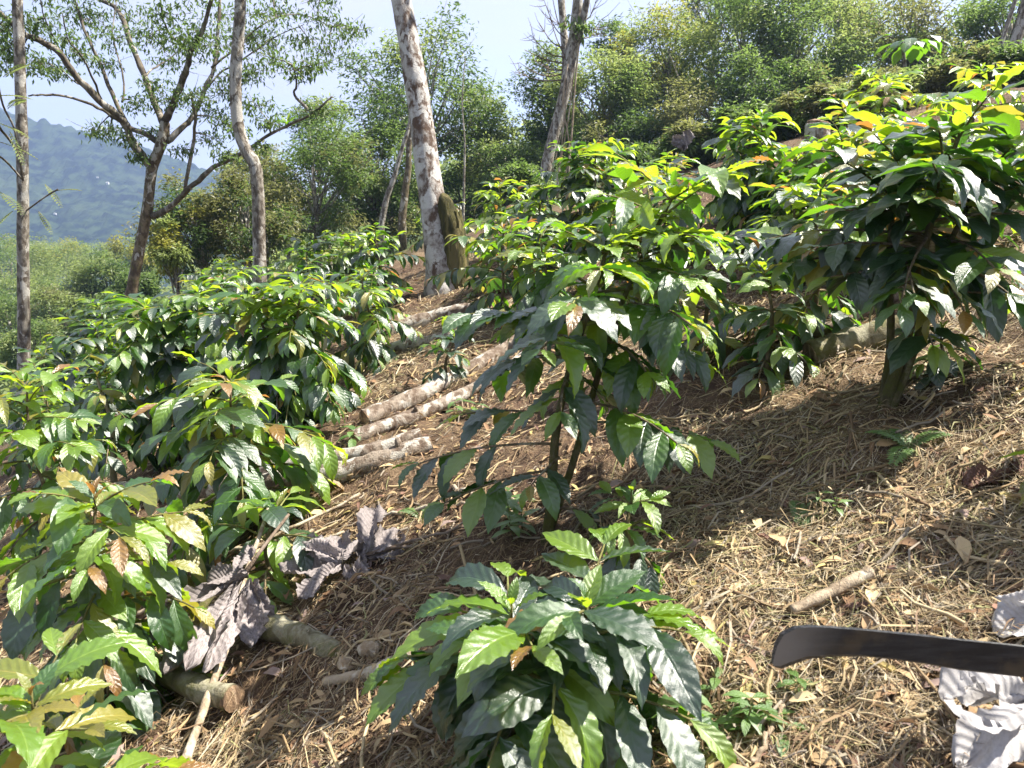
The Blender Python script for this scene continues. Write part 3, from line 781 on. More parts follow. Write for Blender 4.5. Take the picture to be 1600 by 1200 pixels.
# ------------------------------------------------------------------ large dried leaves
def lobe_mesh(L, W, bend, curl, seed, mat, pleat=.010, ragged=.24, rows=22, cols=10, hole=None):
    r = np.random.RandomState(seed)
    t = np.linspace(0, 1, rows + 1); s = np.linspace(-1, 1, cols + 1)
    w = np.interp(t, [0, .06, .2, .45, .7, .88, .96, 1], [.05, .22, .62, .95, 1.0, .72, .4, .06]) * W
    phi = bend * t ** 1.1 + .25 * np.sin(t * 5 + r.uniform(0, 6))
    y = np.concatenate([[0], np.cumsum(np.cos(phi)[1:])]) * L / rows; z = np.concatenate([[0], np.cumsum(-np.sin(phi)[1:])]) * L / rows
    T, S = np.meshgrid(t, s, indexing='ij')
    rag = 1 + ragged * r.uniform(-1, 1, (rows + 1, cols + 1)) * (np.abs(S) > .95)
    a = S * curl * (1 + .3 * np.sin(T * 4 + r.uniform(0, 6)))
    Wd = (w[:, None] * rag)
    X = Wd * np.sin(a) / max(curl, .05); lift = Wd * (1 - np.cos(a)) / max(curl, .05)
    lift = lift + pleat * np.abs(((T * 13 - 2.2 * np.abs(S)) % 1.0) * 2 - 1) * (np.abs(S) > .02) + .012 * np.sin(T * 9 + S * 4 + r.uniform(0, 6))
    Y = y[:, None] + lift * np.sin(phi)[:, None] + .04 * L * np.abs(S) * r.uniform(-1, 1)
    Z = z[:, None] + lift * np.cos(phi)[:, None]
    V = np.stack([X, Y, Z], -1).reshape(-1, 3)
    uv = np.stack([(S + 1) / 2, T], -1).reshape(-1, 2)
    m = cols + 1; i = np.arange(rows)[:, None] * m; j = np.arange(cols)[None, :]
    q = np.stack([i + j, i + j + 1, i + m + j + 1, i + m + j], -1).reshape(-1, 4)
    if hole is not None:
        keep = []
        for f in q:
            c = uv[f].mean(0); keep.append(not (((c[0] - hole[0]) / hole[2]) ** 2 + ((c[1] - hole[1]) / hole[3]) ** 2 < 1 + .5 * r.uniform(-1, 1)))
        q = q[np.array(keep)]
    return fast_mesh("lobe", V, q, mat, uv, smooth=True)

def dried_leaf(label, hub, lobes, mat, stalk=None, group=None, pleat=.010):
    root = empty("dried_leaf", hub, label, "dried leaf", group)
    for k, (d, n, L, W, bend, curl, off, hole) in enumerate(lobes):
        me = lobe_mesh(L, W, bend, curl, int(hub[0] * 100) % 50 + k * 7 + 3, mat, pleat=pleat, ragged=.10 if pleat < .006 else .24, hole=hole)
        link("lobe", me, root, leaf_matrix(Vector(off), Vector(d), Vector(n), 1.0))
    if stalk:
        b = MB(); b.tube([Vector(p) for p in stalk], [.008, .006, .005][:len(stalk)], 7)
        link("stalk", b.mesh("stalk", M['stick_dark']), root)
    return root

h1 = at(374, 908, 2.20); h1.z = max(h1.z, g1(h1.x, h1.y) + .12)
dried_leaf("big grey pleated dried leaf hanging above the bent branch", h1, [
    ((-.35, -.75, -.30), (.2, -.3, 1), .33, .050, .25, .9, (0, 0, 0), None),
    ((-.18, -.85, -.32), (.5, -.2, 1), .32, .042, .2, 1.1, (.01, -.01, 0), None),
    ((-.05, -.9, -.35), (.8, -.2, .7), .29, .040, .3, 1.2, (.02, -.01, -.01), None),
    ((-.62, -.5, -.28), (-.1, -.3, 1), .30, .040, .35, 1.0, (-.01, 0, .01), None),
    ((.12, -.5, -.75), (.5, -.8, .3), .21, .045, -.1, .8, (.035, -.01, .01), None),
    ((.20, -.3, -.8), (.8, -.5, .3), .18, .030, .1, 1.0, (.05, 0, .01), None),
    ((.0, .3, .8), (-.5, -.9, .2), .12, .034, .9, .9, (.0, .0, .0), None),
    ((-.5, -.1, .12), (0, -.3, 1), .13, .036, 1.3, .8, (.03, 0, .02), None)], M['dry_grey'], [(0, 0, 0), (.05, .10, .07), (.10, .22, .13)])
h2 = at(535, 922, 2.36); h2.z = max(h2.z, g1(h2.x, h2.y) + .05)
dried_leaf("flat brown grey dried leaf on the straw, left of the upright mauve one", h2, [
    ((-.9, .15, .05), (0, -.25, 1), .23, .052, .3, .6, (0, 0, 0), None),
    ((-.75, .55, .25), (0, -.6, 1), .20, .050, .5, .7, (0, 0, .01), None),
    ((-.65, -.55, -.12), (.1, -.3, 1), .17, .042, .5, .8, (0, 0, 0), None),
    ((-.25, .85, .45), (-.2, -.8, .8), .15, .045, .8, .8, (0, .0, .01), None),
    ((.35, .45, .5), (-.6, -.5, .6), .13, .036, 1.4, .9, (0, 0, .01), None),
    ((.55, -.65, -.30), (.3, -.4, 1), .13, .034, .4, .9, (.01, 0, 0), None)], M['dry_grey'])
h3 = at(566, 915, 2.40); h3.z = max(h3.z, g1(h3.x, h3.y) + .03)
dried_leaf("upright mauve grey dried leaf at the end of the dark twig", h3, [
    ((.12, .55, .42), (-.2, -.9, .6), .22, .058, .25, .5, (0, 0, 0), None),
    ((.55, .45, .30), (-.1, -.8, .7), .17, .046, .4, .7, (.01, 0, 0), None),
    ((.75, .1, .12), (0, -.5, 1), .13, .036, .5, .8, (.01, 0, 0), None),
    ((.1, -.75, -.2), (.2, -.2, 1), .10, .030, .5, .9, (0, 0, 0), None)], M['dry_grey'], [(0.02, 0, 0.01), (.1, .01, .03), (.22, .01, .04)])
h4 = at(1612, 1120, 1.13); h4.z = max(h4.z, g1(h4.x, h4.y) + .05)
dried_leaf("large white torn dried leaf with a hole, lying under the machete", h4, [
    ((-.95, .12, .06), (.1, -.6, 1), .15, .062, .25, .6, (0, 0, .015), (.38, .62, .24, .22)),
    ((-.9, -.25, -.18), (0, -.35, 1), .165, .042, .4, .7, (0, -.02, 0), None),
    ((-.75, .40, .12), (.2, -.5, 1), .11, .045, .6, .8, (0, .01, .01), None),
    ((.3, -.8, -.2), (0, -.3, 1), .15, .045, .4, .8, (.02, -.02, 0), None),
    ((.9, .1, .1), (0, -.3, 1), .15, .045, .4, .8, (.02, 0, 0), None)], M['dry_white'], pleat=.003)
h5 = at(1660, 1030, 1.30); h5.z = g1(h5.x, h5.y) + .03
dried_leaf("pale dried leaf just showing above the machete at the right edge", h5, [
    ((-.95, .1, .10), (0, -.4, 1), .13, .040, .8, .6, (0, 0, 0), None),
    ((-.6, .7, .2), (0, -.4, 1), .13, .040, .6, .7, (0, 0, 0), None),
    ((.7, .6, .1), (0, -.4, 1), .13, .040, .5, .7, (0, 0, 0), None),
    ((.3, -.8, -.1), (0, -.4, 1), .11, .040, .5, .7, (0, 0, 0), None)], M['dry_white'], pleat=.004)
for (px, py, Y, seed, lab, mt) in ((1068, 236, 4.5, 1, "small grey dried leaf standing in the bush behind the tall leggy plant", 'dry_grey'), (1570, 800, 1.86, 5, "purplish brown dried leaf on the straw near the right edge", 'dry_dark')):
    p = at(px, py, Y); p.z = max(p.z, g1(p.x, p.y) + .01)
    dried_leaf(lab, p, [((.2, -.1, .9) if seed == 1 else (-.9, -.1, .05), (0, -1, .2) if seed == 1 else (0, -.4, 1), .12, .04, .4, .7, (0, 0, 0), None),
                        ((-.5, .1, .8) if seed == 1 else (.8, .3, .1), (0, -1, .2) if seed == 1 else (0, -.4, 1), .10, .035, .4, .7, (0, 0, 0), None)], M[mt])

# ------------------------------------------------------------------ straw, litter and fallen leaves
def scatter(n, r0, r1, a=R(47), power=1.0):
    u = rs.uniform(0, 1, n); r = r0 * (r1 / r0) ** (u ** power)
    th = rs.uniform(-a, a, n)
    return r * np.sin(th), r * np.cos(th), r

def patch(x, y):
    return vnoise(x * 1.3, y * 1.3, 50) + .7 * vnoise(x * 3.1, y * 3.1, 51) + .4 * vnoise(x * 8.0, y * 8.0, 52)

PAL = np.array([(.56, .45, .27), (.46, .35, .19), (.36, .25, .13), (.25, .16, .09), (.34, .29, .22), (.34, .33, .14), (.60, .52, .36)])
def straw():
    N = 310000
    x, y, r = scatter(N, .95, 10.5, R(46))
    rot = vnoise(x * .95 + 7, y * 1.4, 71) + .6 * vnoise(x * 2.6, y * 3.2, 72)
    p = patch(x, y) - .55 * np.clip(rot, 0, 1)
    keep = rs.uniform(0, 1, N) < np.clip(.62 + 1.2 * p, .30, 1.0)
    x, y, r, p, rot = x[keep], y[keep], r[keep], p[keep], rot[keep]; n = len(x)
    main = rs.uniform(0, 2 * math.pi, n) + 2.5 * vnoise(x * 2.2, y * 2.2, 60)
    L = rs.gamma(1.5, .030, n).clip(.012, .25) * (1 + .05 * r); W = (.00032 + .0019 * rs.uniform(0, 1, n) ** 5) * (1 + .26 * r)
    seg = 2
    kap = rs.normal(0, 1.1, n)
    h0 = rs.exponential(.010, n); bow = np.abs(rs.normal(0, .12, n)) * L * (rs.uniform(0, 1, n) < .55); tilt = rs.normal(0, .11, n)
    cx, cyy = x.copy(), y.copy(); V = np.zeros((n, seg + 1, 2, 3)); a = main - kap * .5
    for k in range(seg + 1):
        t = k / seg
        z = gh(cx, cyy) + h0 + bow * 4 * t * (1 - t) + np.maximum(tilt * L * t, -.004) + .001
        nx, ny = -np.sin(a), np.cos(a); wk = W * (1 - .75 * t ** 3)
        V[:, k, 0] = np.stack([cx + nx * wk, cyy + ny * wk, z], -1); V[:, k, 1] = np.stack([cx - nx * wk, cyy - ny * wk, z + W * rs.uniform(-.8, .8, n)], -1)
        a = a + kap / seg
        cx = cx + np.cos(a) * L / seg; cyy = cyy + np.sin(a) * L / seg
    b = np.arange(n)[:, None] * (2 * (seg + 1)); k = np.arange(seg)[None, :] * 2
    q = np.stack([b + k, b + k + 1, b + k + 3, b + k + 2], -1).reshape(-1, 4)
    ci = np.where(rs.uniform(0, 1, n) < np.clip(.5 + p, .1, .95), rs.choice([0, 1, 4, 6, 5], n, p=[.24, .30, .18, .14, .14]), rs.choice([2, 3, 4, 1], n, p=[.34, .42, .14, .10]))
    c = PAL[ci] * rs.uniform(.55, 1.1, (n, 1)) * (1 - .40 * np.clip(rot * 2.2, 0, 1))[:, None]
    me = fast_mesh("straw", V.reshape(-1, 3), q, M['straw'], col=np.repeat(c, 2 * (seg + 1), 0))
    tag(link("straw", me), "cut dry straw and grass covering the soil between the coffee plants", None, None, 'stuff')
straw()

def curled(n, x, y, L, W, curl, bend, lift, yaw, tilt, rows=3, cols=2):
    """n curled leaf blades lying on the ground -> vertices, quads"""
    t = np.linspace(0, 1, rows + 1); s = np.linspace(-1, 1, cols + 1)
    w = np.interp(t, [0, .2, .5, .8, 1], [.12, .75, 1, .7, .08])
    T, S = np.meshgrid(t, s, indexing='ij')
    a = S[None] * curl[:, None, None]
    Wd = W[:, None, None] * w[None, :, None] * np.ones_like(S)[None]
    lx = Wd * np.sin(a) / np.maximum(np.abs(curl), .05)[:, None, None]; lz = Wd * (1 - np.cos(a)) / np.maximum(np.abs(curl), .05)[:, None, None]
    ph = bend[:, None, None] * (T[None] - .5)
    ly = L[:, None, None] * (T[None] - .5); lz = lz + L[:, None, None] * bend[:, None, None] * .25 * (.25 - (T[None] - .5) ** 2) * 2 + tilt[:, None, None] * ly + .3 * tilt[:, None, None] * lx
    c, sn = np.cos(yaw)[:, None, None], np.sin(yaw)[:, None, None]
    X = x[:, None, None] + c * ly - sn * lx; Y = y[:, None, None] + sn * ly + c * lx
    Z = gh(X, Y) * .7 + gh(x, y)[:, None, None] * .3 + lz + lift[:, None, None]
    V = np.stack([X, Y, Z], -1).reshape(-1, 3)
    m = cols + 1; i = np.arange(rows)[:, None] * m; j = np.arange(cols)[None, :]
    q1 = np.stack([i + j, i + j + 1, i + m + j + 1, i + m + j], -1).reshape(-1, 4)
    q = (np.arange(n)[:, None, None] * ((rows + 1) * m) + q1[None]).reshape(-1, 4)
    return V, q, (rows + 1) * m

LPAL = np.array([(.34, .22, .115), (.46, .33, .18), (.26, .155, .085), (.56, .43, .24), (.20, .11, .08), (.30, .22, .19), (.46, .37, .14)])
def litter():
    N = 20000
    x, y, r = scatter(N, .95, 10.5, R(46))
    keep = rs.uniform(0, 1, N) < np.clip(.62 - .7 * patch(x + 3, y), .12, 1)
    x, y, r = x[keep], y[keep], r[keep]; n = len(x)
    L = (.010 + .055 * rs.uniform(0, 1, n) ** 1.8) * (1 + .06 * r); W = L * rs.uniform(.10, .32, n)
    V, q, k = curled(n, x, y, L, W, rs.uniform(-1.2, 3.0, n), rs.normal(.5, .5, n), rs.exponential(.008, n) + .004, rs.uniform(0, 6.28, n), rs.normal(0, .22, n))
    c = LPAL[rs.choice(7, n, p=[.22, .22, .18, .12, .12, .08, .06])] * rs.uniform(.75, 1.15, (n, 1))
    tag(link("leaf_litter", fast_mesh("leaf_litter", V, q, M['litter'], col=np.repeat(c, k, 0), smooth=True)), "small brown leaf scraps and bark chips strewn over the straw", None, None, 'stuff')
    N = 2600
    x, y, r = scatter(N, .95, 9.0, R(46))
    b_v, b_q, cc = [], [], []
    n = N; L = rs.gamma(2.2, .05, n).clip(.04, .4); yaw = rs.uniform(0, 6.28, n); rad = rs.uniform(.0015, .0045, n) * (1 + .1 * r)
    seg, sd = 4, 4
    V = np.zeros((n, seg + 1, sd, 3)); a = yaw; kap = rs.normal(0, .5, n); cx, cyy = x, y; h0 = rs.exponential(.010, n) + rad; tl = rs.normal(0, .08, n)
    for k in range(seg + 1):
        z = gh(cx, cyy) + h0 + np.maximum(tl * L * k / seg, -.003)
        for j in range(sd):
            an = j / sd * 2 * math.pi
            V[:, k, j] = np.stack([cx - np.sin(a) * rad * math.cos(an), cyy + np.cos(a) * rad * math.cos(an), z + rad * math.sin(an)], -1)
        a = a + kap / seg; cx = cx + np.cos(a) * L / seg; cyy = cyy + np.sin(a) * L / seg
    base = np.arange(n)[:, None, None] * ((seg + 1) * sd); kk = np.arange(seg)[None, :, None] * sd; jj = np.arange(sd)[None, None, :]; j2 = (jj + 1) % sd
    q = np.stack([base + kk + jj, base + kk + j2, base + kk + sd + j2, base + kk + sd + jj], -1).reshape(-1, 4)
    c = PAL[rs.choice([0, 1, 2, 3, 4], n, p=[.2, .25, .2, .15, .2])] * rs.uniform(.7, 1.1, (n, 1))
    tag(link("twig_litter", fast_mesh("twig_litter", V.reshape(-1, 3), q, M['straw'], col=np.repeat(c, (seg + 1) * sd, 0), smooth=True)), "thin broken twigs scattered through the straw", None, None, 'stuff')
litter()

def fallen_leaves():
    shapes = []
    for k in range(10):
        one = np.zeros(1)
        rr = np.random.RandomState(k)
        rows, cols = 8, 4
        V, q, _ = leaf_arrays(rows, cols, rr.uniform(-.6, 1.0), .04, rr.uniform(.4, 1.45), 90 + k, rr.uniform(.6, 1.05), 3.0)
        uv = leaf_arrays(rows, cols, .1, 0, .1, 1)[2]
        V[:, 1] -= .5; V[:, 2] -= V[:, 2].mean()
        for mt, wt in (('dry_brown', 4), ('dry_tan', 3), ('dry_dark', 2)):
            me = fast_mesh("dry_leaf", V, q, M[mt], uv, smooth=True)
            shapes += [me] * wt
    x, y, r = scatter(296, 1.0, 5.0, R(44))
    z = gh(x, y)
    for i in range(len(x)):
        L = random.uniform(.035, .085)
        e = Euler((random.gauss(0, .25), random.gauss(0, .3) + (math.pi if random.random() < .35 else 0), random.uniform(0, 6.28)))
        m = Matrix.Translation((x[i], y[i], z[i] + .012 + random.uniform(0, .012))) @ e.to_matrix().to_4x4() @ Matrix.Diagonal((L * random.uniform(.8, 1.2), L, L, 1))
        link("dry_leaf", random.choice(shapes), ground, m)
fallen_leaves()

# ------------------------------------------------------------------ small green weeds
WEED = []
for k in range(4):
    V, q, uv = leaf_arrays(7, 4, .5 + .2 * k, .01, .3, 200 + k, .95, 2.0)
    WEED.append(fast_mesh("leaf", V, q, M['weed'], uv, smooth=True))
def weed(x, y, h, n, L, label, seed, spread=.05):
    r = random.Random(seed); z = g1(x, y)
    root = empty("weed_seedling", (x, y, z), label, "weed")
    for s in range(n):
        a = r.uniform(0, 6.28); d = Vector((math.cos(a), math.sin(a), 0)) * r.uniform(.2, 1) * spread
        top = d * 1.4 + Vector((0, 0, h * r.uniform(.6, 1)))
        b = MB(); b.tube([d, d * 1.2 + Vector((0, 0, top.z * .5)), top], [.0022, .002, .0015], 5)
        st = link("stem", b.mesh("stem", M['twig']), root)
        for q in range(3):
            for sd in (0, 1):
                aa = a + q * 1.57 + sd * math.pi + r.uniform(-.3, .3); e = r.uniform(-.1, .5)
                dd = Vector((math.cos(aa) * math.cos(e), math.sin(aa) * math.cos(e), math.sin(e)))
                link("leaf", r.choice(WEED), st, leaf_matrix(d.lerp(top, .45 + .27 * q), dd, UP, L * r.uniform(.7, 1.1)))
weed(-.90, 2.00, .07, 1, .075, "small green seedling growing on the bent branch under the grey leaves", 1, .01)
weed(.41, 1.32, .11, 6, .065, "patch of light green weeds right of the front coffee plant", 2, .09)
weed(.57, 1.36, .05, 1, .06, "single green weed between the machete and the front coffee plant's weeds", 3, .01)
weed(.50, 1.32, .05, 1, .05, "little weed next to the grey twig below the machete's tip", 4, .01)
weed(-.24, 3.72, .10, 2, .09, "pale green weed on the logs behind the tall leggy plant", 5, .05)
weed(-.78, 3.62, .07, 2, .10, "broad leaved weed on the end of the short pale log", 6, .04)
weed(.04, 2.26, .08, 3, .08, "green leaves at the foot of the two mossy stems", 7, .05)
weed(-.02, 2.40, .12, 2, .10, "pale weed left behind the foot of the two mossy stems", 8, .04)
weed(.86, 1.98, .06, 2, .04, "tiny weed in the straw left of the machete shade", 9, .04)

def fern(x, y, n, L, label, seed):
    r = random.Random(seed); z = g1(x, y)
    root = empty("fern", (x, y, z), label, "fern")
    for k in range(n):
        a = r.uniform(0, 6.28); e0 = r.uniform(.5, 1.1)
        pts = []; p = Vector((0, 0, 0))
        for i in range(9):
            e = e0 - 1.5 * i / 8
            pts.append(p.copy()); p = p + Vector((math.cos(a) * math.cos(e), math.sin(a) * math.cos(e), math.sin(e))) * L / 8
        b = MB(); b.tube(pts, np.linspace(.002, .0008, 9), 4)
        for i in range(1, 9):
            T = (pts[i] - pts[i - 1]).normalized(); S = T.cross(UP).normalized()
            w = L * .26 * math.sin(math.pi * (i + .6) / 10)
            for h in (0, .5):
                q = pts[i - 1].lerp(pts[i], h)
                for sd in (-1, 1):
                    d = (S * sd * .9 + T * .35).normalized(); t2 = T * .012 * L / .25
                    v = [q, q + d * w * .5 + t2, q + d * w - UP * w * .15, q + d * w * .5 - t2]
                    b.add([tuple(u) for u in v], [(0, 1, 2, 3)], [(.5, 0), (.8, .5), (.5, 1), (.2, .5)])
        link("frond", b.mesh("frond", M['weed'], False), root)
fern(1.14, 2.12, 5, .14, "pale yellow green fern in the straw at the right", 3)
fern(-.34, 2.66, 3, .12, "small fern under the tall leggy plant's left leaves", 4)
fern(.78, 1.95, 3, .11, "pale little fern in the straw left of the yellow green one", 8)

# ------------------------------------------------------------------ pale stones
def stone(x, y, s, label, seed):
    r = np.random.RandomState(seed)
    import bmesh
    bm = bmesh.new(); bmesh.ops.create_icosphere(bm, subdivisions=3, radius=1)
    k = r.normal(0, 1, (5, 3))
    for v in bm.verts:
        n = v.co.normalized()
        v.co = n * (1 + .16 * math.sin(n.dot(Vector(k[0])) * 2.5) + .10 * math.sin(n.dot(Vector(k[1])) * 5) + .05 * math.sin(n.dot(Vector(k[2])) * 11))
        v.co = Vector((v.co.x * s, v.co.y * s * .8, v.co.z * s * .6))
    me = bpy.data.meshes.new("stone"); bm.to_mesh(me); bm.free(); me.materials.append(M['stone'])
    me.polygons.foreach_set("use_smooth", np.full(len(me.polygons), True))
    tag(link("stone", me, None, Matrix.Translation((x, y, g1(x, y) + s * .3)) @ Euler((.2, .1, seed)).to_matrix().to_4x4()), label, "stone")
M['stone'] = bark_mat('pale_clod', (.48, .40, .29), (.30, .22, .14), (.58, .52, .42), .5, .6, 30, stretch=1, bump=.5)
stone(-.39, 1.90, .034, "pale cream stone above the short grey stick", 1)
stone(-.45, 1.87, .028, "greyish stone left of the cream stone", 2)
stone(-1.02, 1.72, .024, "small tan clod in the straw near the bottom left", 3)

# ------------------------------------------------------------------ machete
def machete():
    steel = NT('worn_dark_steel')
    tc = steel.n("TexCoord").outputs["Object"]
    mp = steel.n("Mapping"); mp.inputs["Scale"].default_value = (5, 40, 40); steel.l(tc, mp.inputs["Vector"])
    n1 = steel.noise(3.0, 5.0, .65, mp.outputs["Vector"]); n2 = steel.noise(14.0, 4.0, .6, tc)
    sx = steel.n("SeparateXYZ"); steel.l(tc, sx.inputs[0])
    tip = steel.math('SUBTRACT', 1.0, steel.ramp(steel.math('ADD', sx.outputs[0], steel.math('MULTIPLY', n2, .06)), .02, .15))
    n3 = steel.noise(90.0, 3.0, .6, mp.outputs["Vector"])
    col = steel.mix(steel.ramp(n1, .35, .7), (.007, .009, .010), (.030, .032, .032))
    col = steel.mix(steel.math('MULTIPLY', steel.ramp(n2, .5, .7), .5), col, (.10, .075, .04))
    col = steel.mix(steel.math('MULTIPLY', tip, .75), col, (.26, .24, .20))
    col = steel.mix(steel.math('MULTIPLY', steel.ramp(n3, .58, .72), .35), col, (.14, .13, .12))
    sm = steel.done(steel.bsdf(col, steel.math('ADD', .42, steel.math('MULTIPLY', n1, .25)), .5, .25, normal=steel.bump(n1, .15, .002)))
    Y = 1.0
    out = [(1205, 1034), (1206, 1020), (1210, 1004), (1219, 988), (1238, 978), (1262, 976), (1300, 978), (1352, 982), (1400, 987), (1450, 992), (1500, 998), (1560, 1004), (1640, 1013), (1740, 1026), (1840, 1040),
           (1842, 1092), (1740, 1079), (1640, 1063), (1560, 1054), (1500, 1047), (1450, 1038), (1400, 1031), (1350, 1026), (1300, 1026), (1262, 1030), (1240, 1038), (1222, 1045), (1211, 1043)]
    org = at(1205, 1030, Y)
    pts = [at(px, py, Y + (px - 1205) * .00004) - org for px, py in out]
    n = len(pts); c = sum((Vector(p) for p in pts), Vector()) / n
    th = .0016
    fwd = Vector((0, CP, -SP_))
    b = MB()
    # bevelled edge: thin outline, full thickness a few millimetres inside
    ins = []
    for i in range(n):
        a, q, e = pts[i - 1], pts[i], pts[(i + 1) % n]
        t = (e - a).normalized(); nrm = t.cross(fwd).normalized()
        if nrm.dot(pts[(i + n // 2) % n] - q) < 0 and abs(i - n // 2) > 0: nrm = -nrm
        mid = pts[(n - 1 - i) % n]
        d = mid - q
        ins.append(q + (d.normalized() * min(.0065, d.length * .3) if d.length > 1e-5 else Vector()))
    V = [tuple(p) for p in pts] + [tuple(p - fwd * th) for p in ins] + [tuple(p + fwd * th) for p in ins]
    Fs = []
    for i in range(n):
        j = (i + 1) % n
        Fs.append((i, j, n + j, n + i)); Fs.append((j, i, 2 * n + i, 2 * n + j))
    half = n // 2
    for i in range(half - 1):
        k = n - 1 - i
        Fs.append((n + i, n + i + 1, n + k - 1, n + k)); Fs.append((2 * n + i + 1, 2 * n + i, 2 * n + k, 2 * n + k - 1))
    root = empty("machete", org, "dark worn machete blade with a hooked tip reaching in from the right", "machete")
    me = bpy.data.meshes.new("blade"); me.from_pydata(V, [], Fs); me.materials.append(sm)
    ed = NT("ground_edge_steel"); en = ed.noise(60.0, 4.0, .65); ec = ed.mix(ed.ramp(en, .4, .65), (.045, .047, .045), (.17, .165, .15))
    me.materials.append(ed.done(ed.bsdf(ec, .38, .5, .6)))
    me.polygons.foreach_set("material_index", np.array([1] * (2 * n) + [0] * (len(Fs) - 2 * n), dtype=np.int32)); me.update()
    link("blade", me, root)
    # handle beyond the frame
    a = at(1838, 1066, Y + .026) - org; e = at(2010, 1092, Y + .033) - org
    ax = (e - a).normalized(); hh = MB()
    hp = [a - ax * .012, a, a.lerp(e, .3), a.lerp(e, .7), a.lerp(e, .93), e]
    hh.tube(hp, [.019, .021, .017, .019, .023, .014], 14)
    blk = NT('black_grip'); bm_ = blk.done(blk.bsdf((.015, .015, .016), .5, .4))
    hd = link("handle", hh.mesh("handle", bm_), root)
    for f in (.25, .5, .75):
        rv = MB(); q = a.lerp(e, f); rv.tube([q - fwd * .021, q + fwd * .021], [.004, .004], 10)
        link("rivet", rv.mesh("rivet", sm), hd)
machete()

# ------------------------------------------------------------------ trees
FL = {}
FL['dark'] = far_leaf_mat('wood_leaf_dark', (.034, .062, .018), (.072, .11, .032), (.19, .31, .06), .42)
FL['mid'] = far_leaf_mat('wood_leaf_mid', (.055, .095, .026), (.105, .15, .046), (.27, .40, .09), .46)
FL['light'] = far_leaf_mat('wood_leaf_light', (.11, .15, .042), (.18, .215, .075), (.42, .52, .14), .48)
FL['yellow'] = far_leaf_mat('wood_leaf_yellow', (.16, .17, .030), (.24, .23, .050), (.52, .52, .08), .45)
FL['olive'] = far_leaf_mat('wood_leaf_olive', (.09, .10, .036), (.17, .165, .065), (.34, .36, .11), .45)

def leaf_cards(P, size, droop, r, mat, name="foliage", wid=.36, out_c=None):
    """one small folded leaf per point"""
    n = len(P)
    a = r.uniform(0, 2 * math.pi, n); e = r.normal(-droop, .45, n)
    d = np.stack([np.cos(a) * np.cos(e), np.sin(a) * np.cos(e), np.sin(e)], -1)
    if out_c is not None:
        o = P - out_c; o /= np.linalg.norm(o, axis=1)[:, None] + 1e-6
        d = d + o * .5; d /= np.linalg.norm(d, axis=1)[:, None]
    nn = r.normal(0, .45, (n, 3)) + np.array([0, 0, 1.0])
    sdv = np.cross(d, nn); sdv /= np.linalg.norm(sdv, axis=1)[:, None] + 1e-6
    nn = np.cross(sdv, d)
    L = (size * r.uniform(.65, 1.3, n))[:, None]
    w = L * wid
    V = np.stack([P, P + d * L * .45 + sdv * w * .5 + nn * w * .18, P + d * L - nn * L * .08, P + d * L * .45 - sdv * w * .5 + nn * w * .18], 1).reshape(-1, 3)
    q = np.arange(n * 4).reshape(-1, 4)
    return fast_mesh(name, V, q, mat)

def limb_path(a, b, n, sag, r):
    a = np.array(a, float); b = np.array(b, float)
    t = np.linspace(0, 1, n)[:, None]
    j = r.normal(0, 1, (n, 3)) * np.linalg.norm(b - a) * .05 * np.sin(t * math.pi)
    j = np.cumsum(j, 0) * .35 * np.sin(t * math.pi)
    P = a + (b - a) * t + j
    P[:, 2] += sag * np.linalg.norm(b - a) * np.sin(t[:, 0] * math.pi)
    return P

